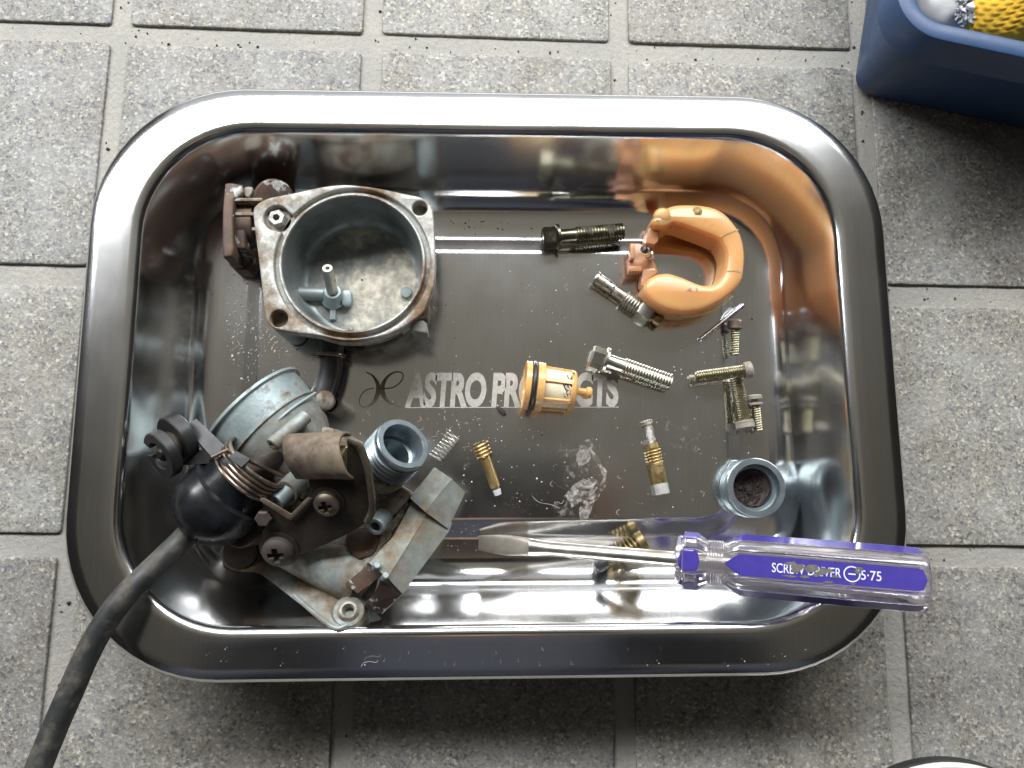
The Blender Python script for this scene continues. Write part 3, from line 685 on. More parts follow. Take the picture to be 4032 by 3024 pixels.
mb = lathe(mc, mc + d, [(10.4, RB * .93), (10.6, RB * .985), (11.2, RB * .99), (11.6, RB * .95), (14, RB * .93), (19, RB * .85), (24, RB * .70), (28, RB * .58), (40, RB * .5)], 64, cap1=True); cb('inlet_body', mb, CAST)
q0, q1 = A(985, 262, 30), A(690, 520, 36)
mb = path_tube([q0, A(880, 330, 37), A(790, 405, 40), q1], 0.55, 10, smooth=5); cb('body_seam', mb, CASTCLEAN)
mb = lathe(A(1040, 305, 6), A(1033, 300, 27), [(0, 3.4), (19.2, 3.4), (20.6, 3.0), (21, 2.4), (21.1, 0.05)], 26); cb('plug_boss', mb, CASTDIRT)
# boss tubes
cb('guide_boss', pipe(A(935, 385, 38), A(757, 535, 45), 2.3, 0.9, 5), CAST)
cb('idle_boss', cyl(A(930, 690, 34), A(838, 775, 40), 4.0, 3.9), CAST)
cb('idle_nozzle', pipe(A(860, 760, 38.5), A(782, 832, 42), 2.7, 0.8, 3), CASTCLEAN)
cb('retaining_ring', coil(A(838, 776, 39), A(830, 784, 40), 3.6, 0.38, 1.3, 8, 30), SPRINGM)
mb = plate(smooth_poly([A(x, y, 33) for x, y in ((770, 620), (850, 590), (960, 640), (960, 720), (900, 790), (790, 770), (760, 700))], 1), 14, 34, bev=1.0); cb('body_lug', mb, CAST)
# centre of the casting
mb = plate(smooth_poly([A(x, y, 26) for x, y in ((860, 480), (1000, 430), (1160, 470), (1300, 600), (1400, 760), (1330, 1000), (1230, 1130), (1000, 1130), (760, 1060), (690, 960), (740, 720))], 2), 6, 30, bev=2.0); cb('body_core', mb, CASTDIRT)
mb = plate(smooth_poly([A(x, y, 33) for x, y in ((1240, 640), (1330, 700), (1470, 770), (1485, 800), (1405, 905), (1330, 925), (1270, 880))], 1), 20, 34, bev=0.7); cb('side_web', mb, CASTDIRT)
# chamber roof and bowl flange
mb = lathe(A(800, 985, 17), A(1270, 1235, 24), [(0, 6), (2, 8.5), (6, 10.2), (30, 10.6), (35, 9.8), (37, 7)], 48, True, True); cb('chamber_roof', mb, CAST)
mb = MB()
for r_, a0, a1, w_ in ((155, -0.1, 2.4, 0.7),):
    pts = [A(1215 + r_ * math.cos(a), 1030 + r_ * math.sin(a) * .8, 32 - 0.25 * k) for k, a in enumerate(np.linspace(a0 + .6, a1 + .6, 16))]
    path_tube(pts, w_, 8, mb)
cb('roof_ridge', mb, CASTDIRT)
mb = plate(smooth_poly([A(x, y, 32) for x, y in ((1130, 1000), (1230, 960), (1330, 1000), (1300, 1110), (1190, 1140))], 1), 12, 33, bev=1.2); cb('gritty_recess', mb, RUSTY)
def fz(y): return 9.5 + max(0, y - 1080) / 432 * 28.5
FLP = [(508, 1100), (525, 1160), (600, 1195), (690, 1195), (760, 1245), (870, 1335), (980, 1430), (1050, 1490), (1100, 1513), (1145, 1500), (1190, 1450), (1255, 1382), (1300, 1300), (1330, 1180), (1200, 1080), (900, 1000), (600, 950), (510, 1020)]
fl = smooth_poly([A(x, y, fz(y)) for x, y in FLP], 2)
_c = np.array([[p.x, p.y, 1] for p in fl]); _k = np.linalg.lstsq(_c, np.array([p.z for p in fl]), rcond=None)[0]
cb('bowl_flange', (lambda mb: [mb.v.__setitem__(i, V(v.x, v.y, _k[0] * v.x + _k[1] * v.y + _k[2] - (5 if v.z < 1 else 0))) for i, v in enumerate(mb.v)] and mb)(plate(fl, 0, 9, zt=lambda x, y: 9, bev=0.6)), CAST)
def FA(x, y, up=0.0):      # point on the flange as seen at (x, y)
    z = 20.0
    for _ in range(20): p = A(x, y, z); z = _k[0] * p.x + _k[1] * p.y + _k[2] + up
    return A(x, y, z)
mb = path_tube([FA(872, 1318, .3), FA(980, 1412, .3), FA(1060, 1475, .3), FA(1105, 1492, .3), FA(1150, 1475, .3)], 0.8, 8, smooth=4); cb('flange_lip', mb, CAST)
bt = FA(1153, 1388, 5.5); fn = V(-_k[0], -_k[1], 1).normalized(); fn = (fn + V(0, 0.15, 1) * .9).normalized(); bp = bt - fn * 8
cb('screw_boss', pipe(bp, bt - fn * 1.2, 3.6, 1.6, 6, 30, 0.9), CASTDIRT)
cb('screw_boss_fillet', lathe(bp + fn * 1, bt, [(0, 6.2), (1.5, 6.1), (3.4, 5.6), (4.6, 4.8), (5.0, 3)], 30), CAST)
mb = lathe(A(590, 1095, 3), A(590, 1095, 20), [(0, 5.5), (14, 6.2), (16.4, 5.4), (16.6, .05)], 30); cb('lower_lug', mb, GRIMY)
# throttle top: threaded tube leaning towards the upper right
tn = V(0.505, 0.425, 0.75).normalized(); tt = A(1446, 525, 50); tb = tt - tn * 17
RT = 9.0
mb = lathe(tb, tt, [(0, RT * 1.0), (6.0, RT * 1.0), (6.2, RT * .93), (8, RT * .93)], 48, True); cb('throttle_tube', mb, CASTDIRT)
mb = thread(tb + tn * 6.6, tb + tn * 14.2, RT * 1.02, 1.75, 0.95, 40, caps=False); cb('throttle_thread', mb, RINGM)
mb = lathe(tb, tt, [(14.0, RT * .90), (14.3, RT * .94), (15.0, RT * .97), (16.6, RT * .97), (17.0, RT * .93), (17.0, RT * .755), (16.6, RT * .73), (10, RT * .72), (9.8, RT * .6), (2.5, RT * .58), (2.4, 0.05)], 48); cb('throttle_bore', mb, RINGM)
# square cover block on the right
def AZ(x, y, z): return A(x, y, z + 8.5 * min(1, max(0, (y - 640) / 700)))
def facets(rows, bottom):
    mb = MB(); grid(rows, mb)
    loop_top = rows[0] + [r[-1] for r in rows[1:-1]] + rows[-1][::-1] + [r[0] for r in rows[1:-1]][::-1]
    lb = [p + bottom for p in loop_top] if isinstance(bottom, Vector) else [V(p.x, p.y, bottom) for p in loop_top]
    n = len(loop_top); o = len(mb.v); mb.v += loop_top + lb
    for i in range(n): j = (i + 1) % n; mb.f.append((o + i, o + j, o + n + j, o + n + i))
    mb.f.append(tuple(o + n + i for i in range(n))[::-1]); return mb
lower = [[AZ(1266, 1150, 35.5), AZ(1362, 1228, 37), AZ(1440, 1312, 34)], [AZ(1395, 1010, 34), AZ(1462, 1068, 36.3), AZ(1572, 1135, 32)], [AZ(1482, 845, 32), AZ(1560, 905, 34), AZ(1682, 985, 30)], [AZ(1505, 800, 31.5), AZ(1590, 852, 33.5), AZ(1700, 940, 29.5)]]
upper = [[AZ(1480, 812, 33.5), AZ(1560, 884, 36), AZ(1676, 970, 31)], [AZ(1545, 735, 31.5), AZ(1640, 780, 33.5), AZ(1722, 880, 29)], [AZ(1612, 652, 28), AZ(1700, 712, 29.5), AZ(1768, 782, 26)]]
cb('side_cover', facets(lower, V(-2.5, -1.0, -10)), BLOCK, angle=12)
for nm_, rr_ in (('cover_ridge', lower), ('cover_ridge', upper)):
    cb(nm_, path_tube([r[1] + V(0, 0, -.05) for r in rr_], .16, 8), BLOCK)
cb('side_cover_cap', facets(upper, V(-1.0, 0.5, -9)), BLOCK, angle=12)
# end of the block: brown face with a notch
e = [AZ(1160, 1262, 30), AZ(1240, 1382, 26), AZ(1332, 1418, 24), AZ(1440, 1313, 33.6), AZ(1312, 1300, 33), AZ(1300, 1190, 35)]
cb('cover_end', hexa([AZ(1240, 1382, 20), AZ(1332, 1420, 20), AZ(1438, 1316, 22), AZ(1330, 1290, 22), AZ(1238, 1376, 29), AZ(1330, 1412, 28), AZ(1437, 1312, 33.7), AZ(1326, 1262, 34.5)]), RUSTY, angle=20)
cb('cover_bracket', hexa([AZ(1145, 1262, 12), AZ(1215, 1305, 12), AZ(1340, 1195, 14), AZ(1290, 1130, 14), AZ(1142, 1255, 27), AZ(1205, 1310, 27), AZ(1330, 1215, 31), AZ(1275, 1150, 31)]), RUSTY, angle=20)
cb('cover_bracket', hexa([AZ(1150, 1250, 14), AZ(1190, 1262, 14), AZ(1500, 850, 16), AZ(1462, 830, 16), AZ(1146, 1248, 25), AZ(1182, 1262, 25), AZ(1495, 842, 29), AZ(1462, 828, 29)]), CASTDIRT, angle=20)
for x, y, r_ in ((1295, 1178, 1.1), (1340, 1232, 1.0)): cb('casting_nub', cyl(AZ(x, y, 34), AZ(x + 14, y - 18, 38.3), r_), CASTCLEAN)
# overflow nozzle
nz = lathe(A(1346, 902, 33), A(1272, 990, 43), [(0, 2.4), (1, 3.0), (5, 2.9), (5.6, 2.75), (6.2, 3.05), (7.4, 3.05), (8.0, 2.7), (8.0, 1.75), (7.6, 1.6), (4, 1.55)], 30, True, True); cb('overflow_nozzle', nz, CASTCLEAN)
# dark bracket plate; it slopes away from the light
pl = [A(x, y, 45) for x, y in ((1150, 500), (1205, 525), (1245, 590), (1275, 700), (1290, 865), (1262, 930), (1180, 985), (1040, 1052), (900, 1108), (790, 1150), (720, 1120), (690, 1040), (722, 960), (706, 830), (855, 912), (965, 808), (952, 740), (945, 690), (1150, 690))]
def sl(x, y):
    c = A(1000, 850, 45); return 45 + (y - c.y) * 0.62 + (x - c.x) * 0.10
def A2(x, y):   # point of the photograph on the sloping bracket plane
    z = 45.0
    for _ in range(12): p = A(x, y, z); z = sl(p.x, p.y)
    return A(x, y, z)
def tilted_plate(pts2, thick, bev=0.3):
    pts = [A2(x, y) for x, y in pts2]
    mb = plate(pts, 0, 1, zt=lambda x, y: sl(x, y), bev=bev)
    # the bottom follows the slope as well
    zs = {}
    for i, v in enumerate(mb.v):
        if abs(v.z - 0) < 1e-6: mb.v[i] = V(v.x, v.y, sl(v.x, v.y) - thick)
    return mb
plp = ((1150, 500), (1205, 525), (1245, 590), (1275, 700), (1290, 865), (1262, 930), (1180, 985), (1040, 1052), (900, 1108), (790, 1150), (720, 1120), (690, 1040), (722, 960), (706, 830), (855, 912), (965, 808), (952, 740), (945, 690), (1150, 690))
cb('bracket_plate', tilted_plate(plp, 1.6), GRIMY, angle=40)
cb('bracket_lip', path_tube([A2(1160, 505) + V(0, 0, .4), A2(1215, 540) + V(0, 0, .6), A2(1245, 610) + V(0, 0, .6), A2(1268, 700) + V(0, 0, .6), A2(1284, 860) + V(0, 0, .5), A2(1255, 935) + V(0, 0, .3)], 1.15, 10, smooth=5), OLIVE)
nrm = V(-0.10, -0.62, 1).normalized()
mb = tilted_plate(((706, 796), (728, 798), (865, 880), (952, 792), (974, 800), (868, 914), (848, 910), (700, 812)), 1.0)
for i, v in enumerate(mb.v): mb.v[i] = v + nrm * 1.5
cb('bracket_arm', mb, TANMETAL, angle=40)
for x, y, r_, m_, rk in ((1052, 828, 4.0, SCREWHEAD, .35), (797, 1078, 5.0, BROWNHEAD, .25)):
    c = A2(x, y)
    cb('pan_screw', dome_head(c + nrm * 1.8, nrm, r_, 2.1, 'cross', rotk=rk, depth=2.2, skirt=1.9), m_, angle=50)
    cb('washer', lathe(c, c + nrm, [(0, r_ * 1.28), (0.35, r_ * 1.28), (0.45, r_ * 1.2), (0.45, r_ * .5)], 30), GRIMY)
# rolled cover above the plate
a0_, a1_ = A(872, 590, 48), A(1165, 592, 52); x_, y_, d_ = frame(a1_ - a0_); L_ = (a1_ - a0_).length
rows = []
for t in np.linspace(0, 1, 8):
    row = []
    for a in np.linspace(-1.9, 2.3, 26):
        up = V(0, 0, 1); side = d_.cross(up).normalized(); up2 = side.cross(d_)
        rr = 6.9 + 0.4 * t + 0.25 * math.sin(5 * a + 4 * t)
        row.append(a0_ + d_ * (L_ * t + (1.6 * math.sin(a * 1.3) if t in (0, 1) else 0)) + (side * math.sin(a) + up2 * math.cos(a)) * rr * V(1, 1, 1).x)
    rows.append(row)
o = cb('rolled_cover', grid(rows), TANMETAL, angle=60); s_ = o.modifiers.new('s', 'SOLIDIFY'); s_.thickness = .9 * MM; s_.offset = -1
cb('cover_bush', cyl(a1_ - d_ * 3 + V(0, -1, -1.5), a1_ - d_ * 0.8 + V(0, -1, -1.5), 4.4, 4.2), OLDBRASS)
# black dome, collar, return spring, pulley
dc = A(476, 836, 36); DR = rad(166, 36)
da = V(0.60, 0.62, 0.18).normalized()
rows = []
for a in np.linspace(0, math.pi * .60, 26):
    z_ = -math.cos(a); rr = math.sin(a)
    rows.append([(z_ * DR * .98, rr * DR)][0])
mb = lathe(dc, dc + da, [(t, max(r_, 0.02)) for t, r_ in rows] + [(DR * .42, DR * .93), (DR * .46, DR * .80), (DR * .95, DR * .74), (DR * .97, DR * .3)], 72); cb('dome_cap', mb, DOMEM, angle=50)
s0 = dc + da * DR * .70; s1 = dc + da * DR * 1.22
cb('return_spring', coil(s0 + V(2.3, 1.5, 1.0), s1 + V(2.3, 1.5, 1.0), DR * .80, 0.68, 4.6, 10, 40, tail=[A(520, 560, 50), A(440, 600, 52)]), BRONZE)
cb('spindle', cyl(dc, A(800, 560, 34), 5.2, 5.0), GRIMY)
cb('key_tab', hexa([A(530, 600, 46), A(575, 570, 46), A(648, 612, 47), A(600, 655, 47), A(528, 596, 52), A(572, 565, 52), A(645, 606, 53), A(598, 650, 53)]), DARKPL, angle=20)
cb('key_ledge', hexa([A(465, 610, 46), A(500, 590, 46), A(600, 660, 47), A(585, 690, 47), A(463, 606, 50), A(498, 588, 50), A(598, 655, 51), A(582, 684, 51)]), DARKPL, angle=20)
def cring(c, axis, ro, ri, th, gap_dir, gap=0.42):
    axis = Vector(axis).normalized(); x, y, d = frame(axis); c = Vector(c)
    g = math.atan2(Vector(gap_dir).dot(y), Vector(gap_dir).dot(x)); rows = []
    n = 44
    for k in range(n + 1):
        a = g + gap + (2 * math.pi - 2 * gap) * k / n; e = x * math.cos(a) + y * math.sin(a)
        b = 0.35
        sec = [(ri, b), (ri + b, 0), (ro - b, 0), (ro, b), (ro, th - b), (ro - b, th), (ri + b, th), (ri, th - b)]
        rows.append([c + e * r_ + d * t for r_, t in sec])
    mb = grid(rows, closed=True); mb.f.append(tuple(range(8))); mb.f.append(tuple(n * 8 + i for i in range(8))[::-1]); return mb
pa = V(-0.60, -0.50, 0.62).normalized(); gd = V(-0.9, 0.1, -0.2)
cb('cable_pulley', cring(A(218, 566, 44), pa, 7.6, 4.3, 3.6, gd, 0.33), DARKPL)
cb('cable_pulley', cring(A(300, 480, 38), pa, 7.8, 3.0, 4.6, gd, 0.02), DARKPL)
cb('pulley_hub', cyl(A(300, 480, 37), A(218, 566, 43), 4.9, 4.3), GRIMY)
cb('cable_nipple', lathe(A(205, 570, 46), A(165, 585, 49), [(0, 2.6), (1.5, 2.6), (3.2, 1.0), (3.2, .05)], 16, True), GRIMY)
cb('pulley_arm', hexa([A(300, 440, 32), A(360, 400, 32), A(520, 560, 36), A(450, 620, 36), A(302, 436, 40), A(362, 396, 40), A(522, 548, 45), A(446, 600, 45)]), DARKPL, angle=20)
cb('pulley_arm', hexa([A(250, 640, 30), A(300, 560, 30), A(440, 560, 36), A(430, 640, 36), A(260, 640, 38), A(310, 560, 38), A(440, 560, 42), A(430, 630, 42)]), DARKPL, angle=20)
cb('hex_stud', lathe(A(722, 905, 40), A(700, 935, 45), [(0, 2.7), (2.6, 2.7), (3.2, 2.2), (3.2, .05)], 6), BROWNHEAD, angle=20)
cb('lever_web', plate(smooth_poly([A(x, y, 34) for x, y in ((560, 620), (700, 620), (760, 760), (740, 900), (700, 1010), (600, 1080), (520, 1060), (560, 800))], 1), 12, 34, bev=1.2), GRIMY)

# rubber hose leaving over the tray corner
hp = [U(455, 1110, 32), U(400, 1160, 37), U(330, 1228, 42), U(268, 1290, 45.5), U(222, 1352, 46.5), U(185, 1420, 47), U(150, 1500, 48), U(115, 1580, 49), U(75, 1680, 51), U(20, 1830, 54), U(-60, 2050, 60)]
hose = build('rubber_hose', path_tube(hp, 3.6, 28, smooth=8), HOSEM, base=U(268, 1290, 40))
tag(hose, 'dusty black rubber hose running out over the lower left corner of the tray', 'hose')

# ------------------------------------------------------------------ orange float
ZF = 18.0
flt = thing('orange_float', 'translucent orange horseshoe carburettor float with hinge and needle valve', 'float', Cc(1300, 470, 2.9))
oz = [(985, 205), (1022, 152), (1088, 113), (1158, 88), (1300, 86), (1420, 104), (1508, 150), (1598, 262), (1628, 350), (1640, 440), (1628, 575), (1612, 620), (1545, 700), (1470, 758), (1350, 818), (1210, 838), (1090, 815), (1000, 765), (950, 710), (942, 650), (972, 600), (1035, 565), (1112, 558), (1205, 588), (1325, 640), (1400, 650), (1462, 612), (1500, 545), (1512, 450), (1500, 390), (1460, 328), (1330, 276), (1150, 212), (1110, 240), (1062, 248), (1012, 242)]
pp = smooth_poly([Cc(x, y, ZF) for x, y in oz], 2)
mb = plate(pp, 3.3, ZF, bev=2.2, bevb=1.2, zt=lambda x, y: ZF)
cav = build('float_body', mb, ORANGE, flt, 55)
bmf = cav.modifiers.new('b', 'BEVEL'); bmf.width = 0.5 * MM; bmf.segments = 3; bmf.limit_method = 'ANGLE'; bmf.angle_limit = math.radians(25)
for pts in (((1462, 318), (1500, 305), (1560, 280), (1585, 268)), ((1505, 552), (1540, 553), (1575, 558), (1598, 562))):
    build('mould_seam', path_tube([Cc(x, y, ZF - .05) for x, y in pts], .22, 8, smooth=4), ORANGE, flt)
build('mould_seam', path_tube([Cc(x, y, 11.2) + V(0, -.25, 0) for x, y in ((958, 720), (1010, 790), (1090, 840), (1210, 862), (1350, 842), (1470, 782), (1545, 722))], .3, 8, smooth=5), ORANGE, flt)
build('nose', lathe(Cc(1060, 190, 9), Cc(1062, 185, ZF + .2), [(0, 3.4), (8, 3.5), (9.2, 2.9), (9.9, 1.6), (10.1, .05)], 28), ORANGE, flt)
build('mould_mark', lathe(Cc(1300, 148, ZF - .1), Cc(1300, 148, ZF + .9), [(0, 1.9), (.35, 1.7), (.4, 1.0), (.9, .7), (1.0, .05)], 24), ORANGE, flt)
mb, (tx0, tx1) = text_mesh('4-1', 2.6, 0.0, 0.12, lambda x, y, z: Cc(1232, 700, ZF) + V(x, y, z), 1.3)
build('mould_number', mb, ORANGE, flt, shade=False)
hg = [(842, 362), (905, 362), (948, 378), (1022, 378), (1002, 420), (990, 462), (1012, 500), (1032, 555), (1005, 580), (955, 575), (905, 562), (830, 562), (826, 470), (845, 460)]
build('hinge', plate([Cc(x, y, 9) for x, y in hg], 5.5, 9, bev=0.4), PINKPL, flt, 40)
build('hinge', plate([Cc(x, y, 12) for x, y in ((842, 368), (872, 368), (872, 470), (842, 470))], 8, 12.2, bev=0.3), PINKPL, flt, 40)
build('hinge', plate([Cc(x, y, 12) for x, y in ((832, 520), (920, 520), (920, 556), (832, 556))], 8, 12.2, bev=0.3), PINKPL, flt, 40)
build('hinge_web', plate([Cc(x, y, 13) for x, y in ((962, 268), (985, 235), (1045, 250), (1035, 345), (1010, 372), (950, 360))], 4, 13, bev=0.4), PINKPL, flt, 40)
build('hinge_web', plate([Cc(x, y, 10) for x, y in ((925, 540), (1010, 530), (1032, 560), (970, 610), (945, 690), (915, 640))], 4, 10, bev=0.4), PINKPL, flt, 40)
n0, n1 = Cc(990, 462, 10), Cc(935, 402, 17)
build('needle_valve', lathe(n0, n1, [(0, 1.3), (1, 1.7), (3.4, 1.7), (3.6, 1.3), (4.2, 1.3), (4.4, 1.65), ((n1 - n0).length - 1.6, 1.65), ((n1 - n0).length - 1.3, 1.4)], 8, True, True), CHROME, flt, 25)
dn = (n1 - n0).normalized()
build('needle_tip', lathe(n1 - dn * 1.6, n1 + dn, [(0, 1.35), (1.8, 1.3), (2.3, 1.0), (2.5, .05)], 20, True), RUBBER, flt)

# ------------------------------------------------------------------ bolts and screws
def hexprof(p, t0, t1, r, mb=None): return None
def flange_bolt(label, h0, t1, z0, z1, mats, hx=4.15, fl=4.85, sh=2.75, th=3.35, frac=(0.155, 0.2, 0.40), group=None):
    a, b = Cc(*h0, z0), Cc(*t1, z1); L = (b - a).length; d = (b - a).normalized()
    r = thing('flange_bolt', label, 'bolt', V(a.x, a.y, 2.9), group)
    f0, f1, f2 = (q * L for q in frac)
    build('hex_head', lathe(a, b, [(0.3, hx * .45), (0.3, hx * .72), (0, hx * .78), (0.7, hx * .98), (f0, hx), (f0 + .2, hx * .9)], 6, True, phase=0.25), mats[0], r, 28)
    build('head_flange', lathe(a, b, [(f0 - .1, hx * .9), (f0 + .5, fl), (f1, fl), (f1 + .1, sh)], 40, True), mats[0], r, 40)
    build('shank', lathe(a, b, [(f1, sh), (f2, sh), (f2 + .3, th * .86)], 30, True), mats[1], r)
    build('thread', thread(a + d * f2, b - d * .4, th, 1.08, 0.55, 28), mats[1], r, 50)
    return r
flange_bolt('dark oily flange bolt near the far wall of the tray', (238, 328), (797, 283), 8.0, 6.0, (DARKBOLT, DARKBOLT), group='hex flange bolts in the tray')
flange_bolt('bright plated flange bolt lying above the end of the lettering', (567, 1132), (1122, 1325), 8.0, 6.0, (BOLTSTEEL, BOLTSTEEL), group='hex flange bolts in the tray')
def pan_bolt(label, head, tip, zh, zt_, hr, hl, tr, hm, tm, washer=None, pitch=0.85, gap=0.0):
    a, b = F(*head, zh), F(*tip, zt_); d = (b - a).normalized(); L = (b - a).length
    r = thing('machine_screw', label, 'screw', V(a.x, a.y, 2.9), 'small machine screws at the right of the tray')
    mb = dome_head(a + d * hl * .45, -d, hr, hl * .45, 'cross', rotk=.5, depth=1.1, skirt=hl * .55, n=22); build('head', mb, hm, r, 50)
    t = hl
    if washer:
        build('spring_washer', lathe(a, b, [(t + gap, hr * .55), (t + gap, hr * washer), (t + gap + .25, hr * washer * 1.03), (t + gap + .75, hr * washer * 1.03), (t + gap + .9, hr * washer), (t + gap + .9, hr * .5)], 30), hm, r, 50)
        if gap: build('neck', cyl(a + d * (hl - .2), a + d * (hl + gap + 1), tr * .8, seg=20), tm, r)
        t += gap + .9
    build('thread', thread(a + d * t, b, tr, pitch, 0.42, 22), tm, r, 50)
    build('tip', lathe(b, b + d, [(0, tr * .8), (.4, tr * .62), (.42, .05)], 20), tm, r)
    return r
pan_bolt('screw with blackened head lying by the bright hinge pin', (406, 176), (401, 408), 6.0, 4.8, 2.8, 2.9, 1.8, DARKHEAD, YZINC, washer=.96)
pan_bolt('long screw lying crosswise on top of the other screws', (524, 505), (152, 556), 10.8, 8.0, 3.15, 2.4, 2.3, GREYHEAD, YZINC, washer=.95)
pan_bolt('long yellow screw with its dusty head towards the threaded ring', (478, 903), (413, 560), 6.3, 5.4, 3.5, 2.6, 2.6, GREYHEAD, YZINC, washer=.95)
pan_bolt('short screw with a loose spring washer below its grey head', (531, 668), (556, 903), 6.0, 4.8, 2.75, 1.7, 1.8, GREYHEAD, YZINC, washer=.97, gap=1.4)
# hinge pin
a, b = Cc(1318, 1030, 3.9), Cc(1618, 788, 3.9); d = (b - a).normalized(); L = (b - a).length
pin = build('hinge_pin', lathe(a, b, [(0, .75), (.3, 1.0), (L - .3, 1.0), (L, .75)], 20, True, True), CHROME, base=a); tag(pin, 'bright steel hinge pin lying below the orange float', 'pin')

# ------------------------------------------------------------------ emulsion tube with main jet
a, b = Cc(600, 598, 6.3), Cc(1052, 908, 6.6); d = (b - a).normalized(); L = (b - a).length
et = thing('jet_holder', 'grey perforated emulsion tube with threaded hexagon touching the orange float', 'jet holder', V(a.x, a.y, 2.9))
k = L / 548.0
build('perforated_tube', lathe(a, b, [(0, 1.7), (0.05, 2.55), (.3, 2.7), (1.0, 2.7), (1.3, 2.35), (150 * k, 2.3), (152 * k, 2.12), (262 * k, 2.12)], 30, True), JETSTEEL, et)
build('thread', thread(a + d * 245 * k, a + d * 372 * k, 3.35, 1.2, 0.6, 30), JETSTEEL, et, 50)
build('hexagon', lathe(a, b, [(368 * k, 3.2), (370 * k, 3.9), (382 * k, 4.15), (452 * k, 4.15), (468 * k, 3.7), (470 * k, 2.0)], 6, phase=.2), JETSTEEL, et, 28)
build('main_jet', lathe(a, b, [(465 * k, 2.6), (484 * k, 2.6), (488 * k, 2.0), (500 * k, 2.0), (502 * k, 2.3), (540 * k, 2.3), (548 * k, 2.0), (548 * k, .5), (540 * k, .4)], 26, True), OLDBRASS, et)
x_, y_, _ = frame(d); mb = MB()
for i in range(4):
    for j, an in enumerate(np.linspace(0, 2 * math.pi, 6, endpoint=False)):
        e = x_ * math.cos(an + .5 * i) + y_ * math.sin(an + .5 * i); c = a + d * (34 + 38 * i) * k + e * 2.27
        lathe(c - e * .2, c + e * .12, [(0, .42), (.25, .42), (.25, .01)], 10, True, False, mb)
build('perforation_shade', mb, BLACKM, et)  # raised black dots stand in for the shade inside drilled holes

# ------------------------------------------------------------------ threaded cap ring holding debris
c1 = F(547, 1279, 12.5); r1 = rad(196 * .603, 12.5); r2 = rad(153 * .603, 12.5)
ring = thing('threaded_ring', 'blued metal threaded cap standing open and packed with brown fibre', 'ring', V(c1.x, c1.y, 2.9))
build('outer_shell', lathe(V(c1.x, c1.y, 2.95), V(c1.x, c1.y, 13), [(0, r1 * .92), (.5, r1 * .97), (6.0, r1 * .97), (6.3, r1 * .93), (6.8, r1 * .93), (7.1, r1), (9.0, r1), (9.5, r1 * .965), (9.55, r2 * 1.02), (9.2, r2), (5.6, r2 * .985), (5.5, r2 * .86), (2.2, r2 * .84), (2.1, .05)], 64), RINGM, ring, 40)
build('thread', thread(V(c1.x, c1.y, 3.2), V(c1.x, c1.y, 9.0), r1 * 1.0, 1.15, .55, 56, caps=False), RINGM, ring, 50)
mb = MB(); cdeb = F(520, 1300, 6)
for k in range(520):
    an = random.uniform(0, 2 * math.pi); q = random.uniform(2.0, r2 * .95)
    if abs(((an + 0.5) % (2 * math.pi)) - math.pi) < 0.0: continue
    p = V(c1.x - .6 + q * math.cos(an), c1.y + .3 + q * math.sin(an), 0)
    if (p - V(c1.x, c1.y, 0)).length > r2 * .93 or p.x > c1.x + 4.6 - 0.25 * abs(p.y - c1.y): continue
    p.z = 5.2 + 2.4 * (q / r2) * random.uniform(.5, 1) + random.uniform(0, .6)
    di = V(random.uniform(-1, 1), random.uniform(-1, 1), random.uniform(-.5, .5)).normalized(); ln = random.uniform(.5, 2.6)
    path_tube([p, p + di * ln * .5 + V(0, 0, random.uniform(-.2, .3)), p + di * ln + V(random.uniform(-.3, .3), random.uniform(-.3, .3), 0)], random.uniform(.05, .22), 5, mb)
build('hole_shade', lathe(V(c1.x - .8, c1.y + .6, 5.0), V(c1.x - .8, c1.y + .6, 6.2), [(0, 2.0), (1.0, 1.7), (1.05, .05)], 20), BLACKM, ring)  # black disc on the bed, standing in for the shade of a hole
deb = build('packed_fibre', mb, FIBRE, ring); deb['kind'] = 'stuff'
rows = [[V(c1.x - .6 + q * math.cos(a_), c1.y + .3 + q * math.sin(a_), 5.0 + 0.3 * q + .35 * math.sin(7 * a_ + q * 3)) for a_ in np.linspace(0, 2 * math.pi, 40, endpoint=False)] for q in np.linspace(1.9, r2 * .86, 8)]
build('debris_bed', grid(rows, closed=True), FIBRE, ring)

# ------------------------------------------------------------------ amber filter cup
a, b = Cc(108, 1338, 11.9), Cc(577, 1393, 11.0); d = (b - a).normalized(); L = (b - a).length; k = L / 472.0
fc = thing('filter_cup', 'amber plastic fuel filter cup with black O ring lying on the lettering', 'filter', V(a.x, a.y, 2.9))
x_, y_, _ = frame(d)
build('cap_ring', lathe(a, b, [(70 * k, 5.5), (8 * k, 6.6), (4 * k, 7.4), (0, 8.0), (4 * k, 8.9), (40 * k, 9.0), (44 * k, 8.2), (80 * k, 8.2), (84 * k, 9.0), (130 * k, 8.9), (134 * k, 8.2), (136 * k, 5)], 60, True), AMBER, fc, 45)
tor = MB(); rows = []
for i in range(60):
    an = 2 * math.pi * i / 60; e = x_ * math.cos(an) + y_ * math.sin(an); cc_ = a + d * 62 * k + e * 8.35
    rows.append([cc_ + (e * math.cos(u) + d * math.sin(u)) * .9 for u in np.linspace(0, 2 * math.pi, 12, endpoint=False)])
rows.append(rows[0]); build('o_ring', grid(rows, closed=True), RUBBER, fc, 80)
build('filter_mesh', lathe(a, b, [(132 * k, 7.1), (315 * k, 6.7)], 48), MESHM, fc)
